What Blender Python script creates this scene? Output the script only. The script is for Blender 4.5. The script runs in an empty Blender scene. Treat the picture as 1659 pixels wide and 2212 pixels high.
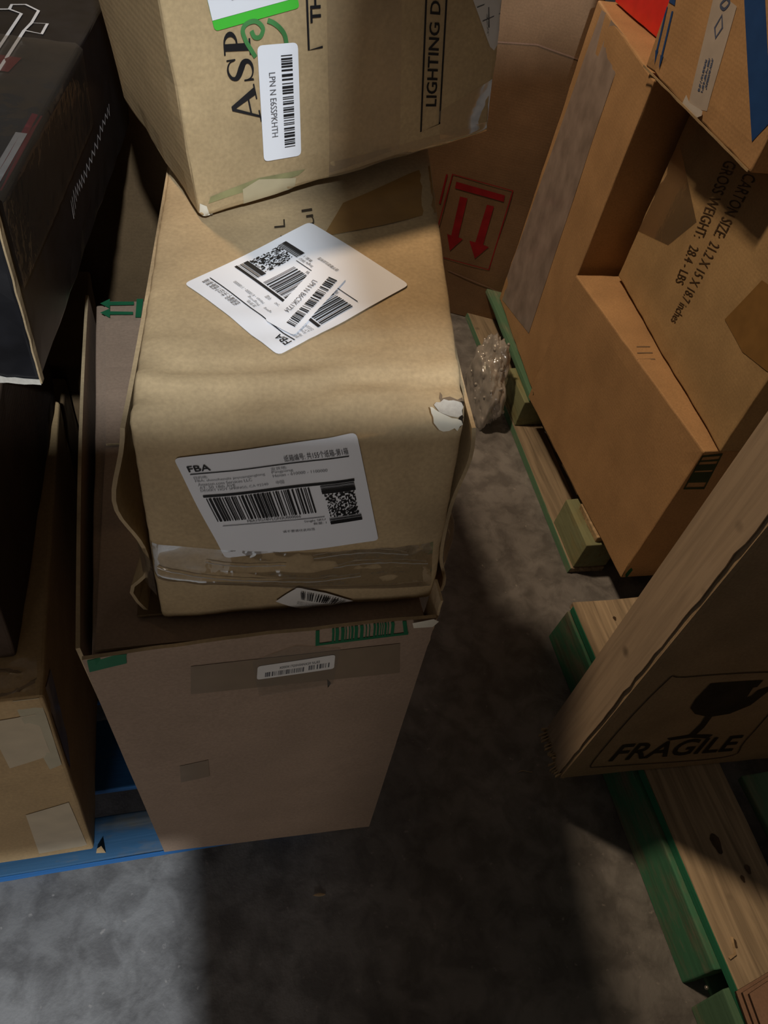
import bpy, bmesh, math, random
from mathutils import Vector, Matrix, noise
from mathutils.bvhtree import BVHTree
random.seed(7)
R = math.radians
scene = bpy.context.scene
COL = scene.collection

# ------------------------------------------------------------------ camera
# hand-held phone, about 1.55 m above the floor, tipped 48 degrees down and rolled a little
cam_data = bpy.data.cameras.new('camera')
cam_data.sensor_fit = 'HORIZONTAL'
cam_data.sensor_width = 36.0
cam_data.lens = 36.0 * 1600 / 1659
cam_data.clip_start = 0.02
cam = bpy.data.objects.new('camera', cam_data)
COL.objects.link(cam)
pitch, roll, yaw = R(48.3), R(-11.92), R(20.5)
fwd = Vector((0, math.cos(pitch), -math.sin(pitch)))
right = Vector((1, 0, 0))
down = fwd.cross(right)
r2 = right * math.cos(roll) + down * math.sin(roll)
d2 = down * math.cos(roll) - right * math.sin(roll)
Rz = Matrix.Rotation(-yaw, 3, 'Z')
r2, d2, fw = Rz @ r2, Rz @ d2, Rz @ fwd
cam.matrix_world = Matrix(((r2.x, -d2.x, -fw.x, 0), (r2.y, -d2.y, -fw.y, 0), (r2.z, -d2.z, -fw.z, 1.55), (0, 0, 0, 1)))
scene.camera = cam

# ------------------------------------------------------------------ light
scene.view_settings.view_transform = 'Standard'
scene.view_settings.look = 'None'
scene.view_settings.gamma = 1.0
scene.view_settings.use_curve_mapping = False
scene.view_settings.exposure = 0.0
world = bpy.data.worlds.new('warehouse_air')
scene.world = world
world.use_nodes = True
world.node_tree.nodes['Background'].inputs[0].default_value = (1.0, 0.86, 0.72, 1)
world.node_tree.nodes['Background'].inputs[1].default_value = 0.06


def lamp(name, loc, target, size, power, color):
    d = bpy.data.lights.new(name, 'AREA')
    d.shape = 'DISK'
    d.size = size
    d.energy = power
    d.color = color
    o = bpy.data.objects.new(name, d)
    COL.objects.link(o)
    o.location = loc
    o.rotation_euler = (Vector(target) - Vector(loc)).to_track_quat('-Z', 'Y').to_euler()
    return o


# two high-bay lamps and an added fill light: a warm one over the aisle, a cooler one behind the photographer
warm = bpy.data.lights.new('warm_high_bay_lamp', 'SPOT')      # reflector lamp hanging over the right stacks
warm.energy = 390
warm.color = (1.0, 0.72, 0.46)
warm.shadow_soft_size = 0.16
warm.spot_size = R(37)
warm.spot_blend = 0.45
wl = bpy.data.objects.new('warm_high_bay_lamp', warm)
COL.objects.link(wl)
wl.location = (-1.1, 2.0, 4.6)
wl.rotation_euler = (Vector((1.42, 1.15, 0.5)) - Vector(wl.location)).to_track_quat('-Z', 'Y').to_euler()
lamp('cool_ceiling_lamp', (0.10, -2.7, 4.1), (0.0, 0.6, 0.6), 0.16, 190, (0.90, 0.96, 1.0))
# added fill light far behind on the left, lifts the shaded front panels
lamp('rear_fill_lamp', (-1.6, -5.0, 1.5), (0.1, 0.5, 0.6), 1.6, 41, (1.0, 0.92, 0.84))

# ------------------------------------------------------------------ materials
MATS = {}


def nt(name):
    m = bpy.data.materials.new(name)
    m.use_nodes = True
    n = m.node_tree.nodes
    return m, n, m.node_tree.links, n['Principled BSDF']


def cardboard(name, rgb, vary=0.16, rough=0.78, stain=None, flute=0.06):
    """kraft board: fibre mottling, faint flute lines, a little relief"""
    m, n, l, p = nt(name)
    tc = n.new('ShaderNodeTexCoord')
    big = n.new('ShaderNodeTexNoise'); big.inputs['Scale'].default_value = 9; big.inputs['Detail'].default_value = 5
    l.new(tc.outputs['Object'], big.inputs['Vector'])
    fib = n.new('ShaderNodeTexNoise'); fib.inputs['Scale'].default_value = 240; fib.inputs['Detail'].default_value = 3
    l.new(tc.outputs['Object'], fib.inputs['Vector'])
    ramp = n.new('ShaderNodeValToRGB')
    a = [c * (1 - vary) for c in rgb]; b = [min(1, c * (1 + vary)) for c in rgb]
    ramp.color_ramp.elements[0].position = 0.32; ramp.color_ramp.elements[0].color = (*a, 1)
    ramp.color_ramp.elements[1].position = 0.68; ramp.color_ramp.elements[1].color = (*b, 1)
    l.new(big.outputs['Fac'], ramp.inputs['Fac'])
    mix = n.new('ShaderNodeMixRGB'); mix.blend_type = 'OVERLAY'; mix.inputs['Fac'].default_value = 0.22
    l.new(ramp.outputs['Color'], mix.inputs['Color1']); l.new(fib.outputs['Fac'], mix.inputs['Color2'])
    out = mix.outputs['Color']
    if stain:
        st = n.new('ShaderNodeTexNoise'); st.inputs['Scale'].default_value = 5.5; st.inputs['Detail'].default_value = 3
        l.new(tc.outputs['Object'], st.inputs['Vector'])
        sr = n.new('ShaderNodeValToRGB'); sr.color_ramp.elements[0].position = 0.55; sr.color_ramp.elements[1].position = 0.75
        l.new(st.outputs['Fac'], sr.inputs['Fac'])
        m2 = n.new('ShaderNodeMixRGB'); m2.inputs['Color2'].default_value = (*stain, 1)
        l.new(sr.outputs['Color'], m2.inputs['Fac']); l.new(out, m2.inputs['Color1'])
        out = m2.outputs['Color']
    l.new(out, p.inputs['Base Color'])
    p.inputs['Roughness'].default_value = rough
    p.inputs['Specular IOR Level'].default_value = 0.22
    wv = n.new('ShaderNodeTexWave'); wv.inputs['Scale'].default_value = 40; wv.inputs['Distortion'].default_value = 1.5
    wv.bands_direction = 'Z'
    l.new(tc.outputs['Object'], wv.inputs['Vector'])
    bm_ = n.new('ShaderNodeMixRGB'); bm_.inputs['Fac'].default_value = 0.93
    l.new(wv.outputs['Fac'], bm_.inputs['Color1']); l.new(big.outputs['Fac'], bm_.inputs['Color2'])
    bump = n.new('ShaderNodeBump'); bump.inputs['Strength'].default_value = flute * 3; bump.inputs['Distance'].default_value = 0.004
    l.new(bm_.outputs['Color'], bump.inputs['Height'])
    l.new(bump.outputs['Normal'], p.inputs['Normal'])
    MATS[name] = m
    return m


def plain(name, rgb, rough=0.6, spec=0.3, vary=0.08, scale=30, metallic=0.0):
    m, n, l, p = nt(name)
    tc = n.new('ShaderNodeTexCoord')
    t = n.new('ShaderNodeTexNoise'); t.inputs['Scale'].default_value = scale; t.inputs['Detail'].default_value = 4
    l.new(tc.outputs['Object'], t.inputs['Vector'])
    ramp = n.new('ShaderNodeValToRGB')
    ramp.color_ramp.elements[0].position = 0.3; ramp.color_ramp.elements[0].color = (*[c * (1 - vary) for c in rgb], 1)
    ramp.color_ramp.elements[1].position = 0.7; ramp.color_ramp.elements[1].color = (*[min(1, c * (1 + vary)) for c in rgb], 1)
    l.new(t.outputs['Fac'], ramp.inputs['Fac']); l.new(ramp.outputs['Color'], p.inputs['Base Color'])
    p.inputs['Roughness'].default_value = rough
    p.inputs['Specular IOR Level'].default_value = spec
    p.inputs['Metallic'].default_value = metallic
    MATS[name] = m
    return m


def wood(name, wood_rgb, paint_rgb=None, paint_amount=0.5, axis='Y', dark=0.45, seed=0.0):
    """sawn timber, grain along one axis, with knots and worn paint"""
    m, n, l, p = nt(name)
    tc = n.new('ShaderNodeTexCoord'); mp = n.new('ShaderNodeMapping')
    s = {'X': (1.4, 26, 26), 'Y': (26, 1.4, 26), 'Z': (26, 26, 1.4)}[axis]
    mp.inputs['Scale'].default_value = s
    mp.inputs['Location'].default_value = (seed, seed * 1.7, seed * 0.6)
    l.new(tc.outputs['Object'], mp.inputs['Vector'])
    g = n.new('ShaderNodeTexNoise'); g.inputs['Scale'].default_value = 3.0; g.inputs['Detail'].default_value = 6; g.inputs['Distortion'].default_value = 0.6
    l.new(mp.outputs['Vector'], g.inputs['Vector'])
    ramp = n.new('ShaderNodeValToRGB')
    ramp.color_ramp.elements[0].position = 0.25; ramp.color_ramp.elements[0].color = (*[c * dark for c in wood_rgb], 1)
    ramp.color_ramp.elements[1].position = 0.62; ramp.color_ramp.elements[1].color = (*wood_rgb, 1)
    l.new(g.outputs['Fac'], ramp.inputs['Fac'])
    k = n.new('ShaderNodeTexVoronoi'); k.inputs['Scale'].default_value = 9.0
    l.new(tc.outputs['Object'], k.inputs['Vector'])
    kr = n.new('ShaderNodeValToRGB'); kr.color_ramp.elements[0].position = 0.03; kr.color_ramp.elements[0].color = (0.3, 0.3, 0.3, 1)
    kr.color_ramp.elements[1].position = 0.11; kr.color_ramp.elements[1].color = (1, 1, 1, 1)
    l.new(k.outputs['Distance'], kr.inputs['Fac'])
    mul = n.new('ShaderNodeMixRGB'); mul.blend_type = 'MULTIPLY'; mul.inputs['Fac'].default_value = 0.75
    l.new(ramp.outputs['Color'], mul.inputs['Color1']); l.new(kr.outputs['Color'], mul.inputs['Color2'])
    out = mul.outputs['Color']
    if paint_rgb:
        w = n.new('ShaderNodeTexNoise'); w.inputs['Scale'].default_value = 6; w.inputs['Detail'].default_value = 7; w.inputs['Roughness'].default_value = 0.65
        mp2 = n.new('ShaderNodeMapping'); mp2.inputs['Scale'].default_value = tuple(1 + (v > 5) * 2.0 for v in s)
        mp2.inputs['Location'].default_value = (seed * 2.1, seed, 0)
        l.new(tc.outputs['Object'], mp2.inputs['Vector']); l.new(mp2.outputs['Vector'], w.inputs['Vector'])
        wr = n.new('ShaderNodeValToRGB')
        c = 0.72 - 0.44 * paint_amount
        wr.color_ramp.elements[0].position = max(0, c - 0.1); wr.color_ramp.elements[1].position = min(1, c + 0.1)
        l.new(w.outputs['Fac'], wr.inputs['Fac'])
        pm = n.new('ShaderNodeMixRGB'); pm.blend_type = 'MULTIPLY'; pm.inputs['Fac'].default_value = 0.45
        pm.inputs['Color1'].default_value = (*paint_rgb, 1)
        gr = n.new('ShaderNodeValToRGB'); gr.color_ramp.elements[0].color = (0.45, 0.45, 0.45, 1); gr.color_ramp.elements[1].position = 0.6
        l.new(g.outputs['Fac'], gr.inputs['Fac']); l.new(gr.outputs['Color'], pm.inputs['Color2'])
        mix = n.new('ShaderNodeMixRGB')
        l.new(wr.outputs['Color'], mix.inputs['Fac']); l.new(out, mix.inputs['Color1']); l.new(pm.outputs['Color'], mix.inputs['Color2'])
        out = mix.outputs['Color']
    l.new(out, p.inputs['Base Color'])
    p.inputs['Roughness'].default_value = 0.72
    p.inputs['Specular IOR Level'].default_value = 0.25
    bump = n.new('ShaderNodeBump'); bump.inputs['Strength'].default_value = 0.35; bump.inputs['Distance'].default_value = 0.003
    l.new(g.outputs['Fac'], bump.inputs['Height']); l.new(bump.outputs['Normal'], p.inputs['Normal'])
    MATS[name] = m
    return m


def film(name, tint, gloss=0.22, rough=0.08, haze=0.06, wrinkle=35, bumpy=0.25):
    """clear plastic (tape, stretch film): see-through, with a gloss and a little haze"""
    m, n, l, p = nt(name)
    outn = n['Material Output']
    tr = n.new('ShaderNodeBsdfTransparent'); tr.inputs['Color'].default_value = (*tint, 1)
    gl = n.new('ShaderNodeBsdfGlossy'); gl.inputs['Roughness'].default_value = rough
    gl.inputs['Color'].default_value = (0.95, 0.95, 0.95, 1)
    di = n.new('ShaderNodeBsdfDiffuse'); di.inputs['Color'].default_value = (0.62, 0.6, 0.57, 1)
    tc = n.new('ShaderNodeTexCoord')
    t = n.new('ShaderNodeTexNoise'); t.inputs['Scale'].default_value = wrinkle; t.inputs['Detail'].default_value = 2
    l.new(tc.outputs['Object'], t.inputs['Vector'])
    bump = n.new('ShaderNodeBump'); bump.inputs['Strength'].default_value = bumpy; bump.inputs['Distance'].default_value = 0.004
    l.new(t.outputs['Fac'], bump.inputs['Height'])
    l.new(bump.outputs['Normal'], gl.inputs['Normal'])
    fr = n.new('ShaderNodeFresnel'); fr.inputs['IOR'].default_value = 1.4
    ad = n.new('ShaderNodeMath'); ad.operation = 'MULTIPLY_ADD'; ad.inputs[1].default_value = 0.6; ad.inputs[2].default_value = gloss * 0.3
    l.new(fr.outputs['Fac'], ad.inputs[0])
    m1 = n.new('ShaderNodeMixShader'); m1.inputs['Fac'].default_value = haze
    l.new(tr.outputs[0], m1.inputs[1]); l.new(di.outputs[0], m1.inputs[2])
    m2 = n.new('ShaderNodeMixShader')
    l.new(ad.outputs[0], m2.inputs['Fac']); l.new(m1.outputs[0], m2.inputs[1]); l.new(gl.outputs[0], m2.inputs[2])
    l.new(m2.outputs[0], outn.inputs['Surface'])
    MATS[name] = m
    return m


def concrete():
    m, n, l, p = nt('stained_concrete')
    tc = n.new('ShaderNodeTexCoord')

    def nz(scale, detail, rough=0.55, dist=0.0):
        t = n.new('ShaderNodeTexNoise'); t.inputs['Scale'].default_value = scale; t.inputs['Detail'].default_value = detail
        t.inputs['Roughness'].default_value = rough; t.inputs['Distortion'].default_value = dist
        l.new(tc.outputs['Object'], t.inputs['Vector']); return t
    a = nz(3.2, 6); b = nz(17, 5, 0.6, 0.4); c = nz(120, 3); d = nz(55, 3)
    r = n.new('ShaderNodeValToRGB')
    r.color_ramp.elements[0].position = 0.3; r.color_ramp.elements[0].color = (0.13, 0.128, 0.13, 1)
    r.color_ramp.elements[1].position = 0.72; r.color_ramp.elements[1].color = (0.27, 0.272, 0.28, 1)
    l.new(a.outputs['Fac'], r.inputs['Fac'])
    r2_ = n.new('ShaderNodeValToRGB')
    r2_.color_ramp.elements[0].position = 0.38; r2_.color_ramp.elements[0].color = (0.5, 0.48, 0.47, 1)
    r2_.color_ramp.elements[1].position = 0.6; r2_.color_ramp.elements[1].color = (1.1, 1.08, 1.06, 1)
    l.new(b.outputs['Fac'], r2_.inputs['Fac'])
    mu = n.new('ShaderNodeMixRGB'); mu.blend_type = 'MULTIPLY'; mu.inputs['Fac'].default_value = 0.75
    l.new(r.outputs['Color'], mu.inputs['Color1']); l.new(r2_.outputs['Color'], mu.inputs['Color2'])
    sp = n.new('ShaderNodeValToRGB')
    sp.color_ramp.elements[0].position = 0.66; sp.color_ramp.elements[0].color = (0, 0, 0, 1)
    sp.color_ramp.elements[1].position = 0.78; sp.color_ramp.elements[1].color = (1, 1, 1, 1)
    l.new(d.outputs['Fac'], sp.inputs['Fac'])
    mx = n.new('ShaderNodeMixRGB'); mx.inputs['Color2'].default_value = (0.33, 0.31, 0.30, 1)
    l.new(sp.outputs['Color'], mx.inputs['Fac']); l.new(mu.outputs['Color'], mx.inputs['Color1'])
    l.new(mx.outputs['Color'], p.inputs['Base Color'])
    rr = n.new('ShaderNodeMapRange'); rr.inputs['To Min'].default_value = 0.45; rr.inputs['To Max'].default_value = 0.8
    l.new(b.outputs['Fac'], rr.inputs['Value']); l.new(rr.outputs['Result'], p.inputs['Roughness'])
    bump = n.new('ShaderNodeBump'); bump.inputs['Strength'].default_value = 0.25; bump.inputs['Distance'].default_value = 0.003
    l.new(c.outputs['Fac'], bump.inputs['Height']); l.new(bump.outputs['Normal'], p.inputs['Normal'])
    MATS['concrete'] = m


concrete()
cardboard('kraft', (0.40, 0.295, 0.165))                    # upper boxes of the middle stack
cardboard('kraft_top', (0.42, 0.315, 0.185), flute=0.08)
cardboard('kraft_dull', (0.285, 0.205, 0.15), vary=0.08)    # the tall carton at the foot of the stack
cardboard('kraft_orange', (0.46, 0.285, 0.145), vary=0.1)   # right pallet
cardboard('kraft_pale', (0.42, 0.29, 0.15), vary=0.12)
cardboard('kraft_red', (0.235, 0.145, 0.082), vary=0.12)
cardboard('kraft_rose', (0.30, 0.19, 0.135), vary=0.12)
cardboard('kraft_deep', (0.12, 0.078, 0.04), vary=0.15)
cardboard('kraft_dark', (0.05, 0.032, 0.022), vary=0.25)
cardboard('kraft_grey', (0.40, 0.30, 0.19), vary=0.12)
cardboard('board_edge', (0.36, 0.27, 0.16), vary=0.35)
cardboard('raw_liner', (0.5, 0.47, 0.42), vary=0.12)
plain('black_gloss', (0.011, 0.011, 0.013), rough=0.28, spec=0.5, vary=0.3)
plain('white_print', (0.62, 0.63, 0.66), rough=0.4)
plain('maroon_print', (0.11, 0.012, 0.018), rough=0.3)
plain('label_white', (0.78, 0.80, 0.86), rough=0.45, spec=0.35, vary=0.02, scale=12)
plain('label_grey', (0.62, 0.60, 0.58), rough=0.5, vary=0.04)
plain('ink', (0.012, 0.012, 0.014), rough=0.5, vary=0.3)
plain('ink_soft', (0.10, 0.10, 0.11), rough=0.55, vary=0.2)
plain('ink_faint', (0.26, 0.27, 0.29), rough=0.55, vary=0.1)
plain('ink_brown', (0.028, 0.02, 0.013), rough=0.65, vary=0.4)
plain('ink_brown_soft', (0.075, 0.048, 0.028), rough=0.65, vary=0.4)
plain('green_lime', (0.07, 0.52, 0.05), rough=0.4, vary=0.03)
plain('green_marker', (0.055, 0.20, 0.06), rough=0.6, vary=0.3)
plain('green_print', (0.012, 0.115, 0.05), rough=0.6, vary=0.12)
plain('green_dark_print', (0.03, 0.05, 0.018), rough=0.6, vary=0.3)
plain('green_smear', (0.22, 0.21, 0.1), rough=0.7, vary=0.35)
plain('red_print', (0.30, 0.012, 0.018), rough=0.6, vary=0.2)
plain('red_gloss', (0.72, 0.02, 0.018), rough=0.25, spec=0.5, vary=0.08)
plain('blue_print', (0.02, 0.075, 0.26), rough=0.5, vary=0.1)
plain('blue_soft', (0.09, 0.12, 0.22), rough=0.5, vary=0.1)
plain('tape_white', (0.50, 0.455, 0.42), rough=0.35, vary=0.08)
plain('tape_brown', (0.205, 0.152, 0.105), rough=0.42, vary=0.06)
plain('tape_pale', (0.50, 0.40, 0.26), rough=0.4, vary=0.08)
plain('tape_pale_grey', (0.42, 0.36, 0.235), rough=0.4, vary=0.08)
plain('tape_amber', (0.27, 0.155, 0.055), rough=0.22, spec=0.5, vary=0.1)
plain('tape_grey', (0.33, 0.275, 0.25), rough=0.22, spec=0.5, vary=0.25, scale=14)
plain('paper_torn', (0.66, 0.62, 0.52), rough=0.7, vary=0.08)
plain('hollow_shade', (0.03, 0.02, 0.012), rough=0.9, vary=0.2)  # dark colour standing in for the shade inside holes and gaps
plain('nail_steel', (0.45, 0.44, 0.42), rough=0.35, metallic=0.8)
film('clear_tape', (0.93, 0.9, 0.84), gloss=0.12, haze=0.10, rough=0.12)
film('stretch_film', (0.985, 0.98, 0.97), gloss=0.08, haze=0.025, rough=0.06, wrinkle=60)
film('film_fold_glint', (0.9, 0.9, 0.88), gloss=0.6, haze=0.6, rough=0.12, wrinkle=40)  # milky haze stands in for the highlights along the film's folds
film('bubble_film', (0.80, 0.79, 0.80), gloss=0.5, haze=0.55, rough=0.10, wrinkle=45, bumpy=0.8)
WOODC = (0.47, 0.375, 0.26)
GREEN = (0.035, 0.225, 0.13)
PALE_GREEN = (0.26, 0.29, 0.17)
wood('wood_bare', WOODC, None, axis='Y')
wood('wood_bare_x', (0.58, 0.43, 0.26), None, axis='X', seed=3)
wood('wood_grey', (0.36, 0.29, 0.205), None, axis='Y', seed=5)
wood('wood_green', (0.22, 0.22, 0.15), GREEN, 0.9, axis='Y', seed=2)
wood('wood_green_worn', (0.24, 0.235, 0.175), (0.07, 0.235, 0.14), 0.6, axis='Y', seed=9)
wood('wood_olive', (0.30, 0.27, 0.13), PALE_GREEN, 0.7, axis='Y', seed=4)
wood('wood_green_soft', (0.28, 0.28, 0.2), (0.11, 0.23, 0.145), 0.8, axis='Y', seed=14)
wood('wood_blue', (0.25, 0.22, 0.18), (0.025, 0.13, 0.36), 1.0, axis='X', seed=6)
wood('wood_blue_worn', (0.16, 0.17, 0.17), (0.04, 0.12, 0.24), 0.6, axis='X', seed=8)
wood('wood_panel', (0.46, 0.36, 0.26), None, axis='Z', dark=0.72, seed=11)

# ------------------------------------------------------------------ helpers


def empty(name, loc, label, cat, group=None):
    o = bpy.data.objects.new(name, None)
    COL.objects.link(o)
    o.location = loc
    o.empty_display_size = 0.05
    o['label'] = label
    o['category'] = cat
    if group:
        o['group'] = group
    return o


def place(parent):
    """world position of a parent chain (translations only)"""
    v = Vector((0, 0, 0))
    while parent is not None:
        v += parent.location
        parent = parent.parent
    return v


def mesh_obj(name, verts, faces, mat, parent=None, smooth=False, label=None, mats=None, midx=None):
    """verts in world space; stored relative to the parent, one mesh object"""
    off = place(parent)
    me = bpy.data.meshes.new(name)
    me.from_pydata([tuple(Vector(v) - off) for v in verts], [], faces)
    for mm in (mats or [mat]):
        me.materials.append(MATS[mm])
    if midx:
        for p_, i in zip(me.polygons, midx):
            p_.material_index = i
    if smooth:
        for p_ in me.polygons:
            p_.use_smooth = True
    me.update()
    o = bpy.data.objects.new(name, me)
    COL.objects.link(o)
    if parent is not None:
        o.parent = parent
    if label:
        o['label'] = label
    return o


def hexbox(x0, x1, y0, y1, z0, z1):
    return [Vector((x, y, z)) for z in (z0, z1) for y in (y0, y1) for x in (x0, x1)]


def hexmap(c, u, v, w):
    c = [Vector(q) for q in c]
    a = c[0].lerp(c[1], u).lerp(c[2].lerp(c[3], u), v)
    b = c[4].lerp(c[5], u).lerp(c[6].lerp(c[7], u), v)
    return a.lerp(b, w)


def ticks(L, r, step):
    n_ = max(2, int(round((L - 2 * r) / step)))
    return [0, r * 0.3, r] + [r + (L - 2 * r) * i / n_ for i in range(1, n_)] + [L - r, L - r * 0.3, L]


def rounded_hex(c, r=0.005, step=0.035, amp=0.0012, edge=0.0015, seed=0.0, deform=None):
    """box with eight free corners, rounded edges, slightly uneven panels; returns verts, faces"""
    c = [Vector(q) for q in c]
    L = [((c[1] - c[0]).length + (c[7] - c[6]).length) / 2, ((c[2] - c[0]).length + (c[7] - c[5]).length) / 2,
         ((c[4] - c[0]).length + (c[7] - c[3]).length) / 2]
    T = [ticks(l_, r, step) for l_ in L]
    N = [len(t) for t in T]
    idx, verts, faces = {}, [], []
    cen = sum(c, Vector()) / 8

    def vid(i, j, k):
        key = (i, j, k)
        if key in idx:
            return idx[key]
        p_ = Vector((T[0][i], T[1][j], T[2][k]))
        q = Vector([min(max(p_[a], r), L[a] - r) for a in range(3)])
        d = p_ - q
        if d.length > 1e-9:
            p_ = q + d.normalized() * r
        w = hexmap(c, p_.x / L[0], p_.y / L[1], p_.z / L[2])
        nn = 0
        ax = Vector((0, 0, 0))
        for a, ii in enumerate((i, j, k)):
            if ii <= 2:
                nn += 1; ax[a] -= 1
            if ii >= N[a] - 3:
                nn += 1; ax[a] += 1
        dirw = (hexmap(c, .5 + ax.x * .1, .5 + ax.y * .1, .5 + ax.z * .1) - hexmap(c, .5, .5, .5))
        if dirw.length > 0:
            dirw.normalize()
        s = noise.noise(w * 5.0 + Vector((seed, seed * .7, seed * 1.3)))
        w += dirw * s * amp
        if nn >= 2:
            w += dirw * (-abs(noise.noise(w * 38 + Vector((seed, 0, seed)))) * edge * 2)
        if deform:
            w = deform(w, p_.x / L[0], p_.y / L[1], p_.z / L[2])
        idx[key] = len(verts)
        verts.append(w)
        return idx[key]
    for a in range(3):
        b, d = (a + 1) % 3, (a + 2) % 3
        for side in (0, N[a] - 1):
            for i in range(N[b] - 1):
                for j in range(N[d] - 1):
                    def mk(bi, dj):
                        k = [0, 0, 0]; k[a] = side; k[b] = bi; k[d] = dj
                        return vid(*k)
                    f = [mk(i, j), mk(i + 1, j), mk(i + 1, j + 1), mk(i, j + 1)]
                    faces.append(f if side else f[::-1])
    return verts, faces


class Surface:
    """a body that labels, tapes and print are laid onto"""

    def __init__(self, verts, faces):
        self.t = BVHTree.FromPolygons([tuple(v) for v in verts], faces)

    def on(self, pt, nrm, lift):
        o = Vector(pt) + nrm * 0.06
        hit = self.t.ray_cast(o, -nrm, 0.14)
        if hit[0] is None:
            h2 = self.t.find_nearest(pt, 0.08)
            if h2[0] is None:
                return Vector(pt) + nrm * lift
            return Vector(h2[0]) + nrm * lift
        return Vector(hit[0]) + nrm * lift


def qn(q):
    """outward normal of a quad, turned towards the aisle (the side people see)"""
    q = [Vector(v) for v in q]
    nn = (q[1] - q[0]).cross(q[2] - q[0])
    if len(q) > 3 and nn.length < 1e-9:
        nn = (q[2] - q[0]).cross(q[3] - q[0])
    nn.normalize()
    c = sum(q, Vector()) / len(q)
    if nn.dot(Vector((0.25, -0.1, 1.7)) - c) < 0:
        nn = -nn
    return nn


def bil(q, u, v):
    a = Vector(q[0]).lerp(Vector(q[1]), u)
    b = Vector(q[3]).lerp(Vector(q[2]), u)
    return a.lerp(b, v)


class Print:
    """collects flat pieces in the (u, v) frame of a quad, laid on a surface as one mesh"""

    def __init__(self, q, surf=None, lift=0.0015, nrm=None):
        self.q = q; self.s = surf; self.lift = lift; self.n = nrm or qn(q)
        self.v = []; self.f = []

    def P(self, u, v):
        p_ = bil(self.q, u, v)
        return self.s.on(p_, self.n, self.lift) if self.s else p_ + self.n * self.lift

    def rect(self, u0, v0, u1, v1, nu=1, nv=1):
        b = len(self.v)
        for j in range(nv + 1):
            for i in range(nu + 1):
                self.v.append(self.P(u0 + (u1 - u0) * i / nu, v0 + (v1 - v0) * j / nv))
        for j in range(nv):
            for i in range(nu):
                k = b + j * (nu + 1) + i
                self.f.append((k, k + 1, k + nu + 2, k + nu + 1))

    def poly(self, pts):
        b = len(self.v)
        for u, v in pts:
            self.v.append(self.P(u, v))
        self.f.append(tuple(range(b, b + len(pts))))

    def line(self, pts, w, closed=False):
        """stroke of width w (in units of the v axis; u is scaled by the aspect)"""
        asp = (Vector(self.q[1]) - Vector(self.q[0])).length / max(1e-6, (Vector(self.q[3]) - Vector(self.q[0])).length)
        pts = [Vector((u * asp, v)) for u, v in pts]
        n_ = len(pts)
        off = []
        for i in range(n_):
            a = pts[(i - 1) % n_] if (closed or i > 0) else pts[i]
            c = pts[(i + 1) % n_] if (closed or i < n_ - 1) else pts[i]
            d1 = (pts[i] - a); d2_ = (c - pts[i])
            d = (d1.normalized() if d1.length > 0 else Vector((0, 0))) + (d2_.normalized() if d2_.length > 0 else Vector((0, 0)))
            if d.length < 1e-6:
                d = d1 if d1.length else d2_
            d.normalize()
            off.append(Vector((-d.y, d.x)) * w / 2)
        b = len(self.v)
        for p_, o in zip(pts, off):
            for s in (1, -1):
                q_ = p_ + o * s
                self.v.append(self.P(q_.x / asp, q_.y))
        rng = range(n_) if closed else range(n_ - 1)
        for i in rng:
            j = (i + 1) % n_
            self.f.append((b + 2 * i, b + 2 * i + 1, b + 2 * j + 1, b + 2 * j))

    def text(self, s, u0, v0, u1, v1, shear=0.0, bold=0.0):
        cu = bpy.data.curves.new('t', 'FONT')
        cu.body = s
        cu.size = 1.0
        cu.shear = shear
        cu.offset = bold
        cu.resolution_u = 3
        o = bpy.data.objects.new('t', cu)
        COL.objects.link(o)
        bpy.context.view_layer.update()
        me = o.to_mesh()
        vs = [v.co.copy() for v in me.vertices]
        fs = [tuple(p_.vertices) for p_ in me.polygons]
        o.to_mesh_clear()
        bpy.data.objects.remove(o); bpy.data.curves.remove(cu)
        if not vs:
            return
        x0 = min(v.x for v in vs); x1 = max(v.x for v in vs); y0 = min(v.y for v in vs); y1 = max(v.y for v in vs)
        b = len(self.v)
        for v in vs:
            self.v.append(self.P(u0 + (u1 - u0) * (v.x - x0) / max(1e-6, x1 - x0), v0 + (v1 - v0) * (v.y - y0) / max(1e-6, y1 - y0)))
        self.f += [tuple(b + i for i in f) for f in fs]

    def bars(self, u0, v0, u1, v1, seed, n_=46, vertical=True, nv=4):
        rr = random.Random(seed)
        ws = []
        for i in range(n_):
            ws.append(rr.choice((1, 1, 1, 2, 2, 3)))
        tot = sum(ws); x = 0
        for i, w_ in enumerate(ws):
            if i % 2 == 0:
                a = x / tot; c = (x + w_) / tot
                if vertical:
                    self.rect(u0 + (u1 - u0) * a, v0, u0 + (u1 - u0) * c, v1, 1, nv)
                else:
                    self.rect(u0, v0 + (v1 - v0) * a, u1, v0 + (v1 - v0) * c, nv, 1)
            x += w_

    def dots(self, u0, v0, u1, v1, nu, nv, seed, fill=0.5):
        rr = random.Random(seed)
        for i in range(nu):
            for j in range(nv):
                if rr.random() < fill:
                    a, b = i / nu, j / nv
                    self.rect(u0 + (u1 - u0) * a, v0 + (v1 - v0) * b, u0 + (u1 - u0) * (a + 1.0 / nu), v0 + (v1 - v0) * (b + 1.0 / nv))

    def build(self, name, mat, parent, label=None):
        return mesh_obj(name, self.v, self.f, mat, parent, label=label)


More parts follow.
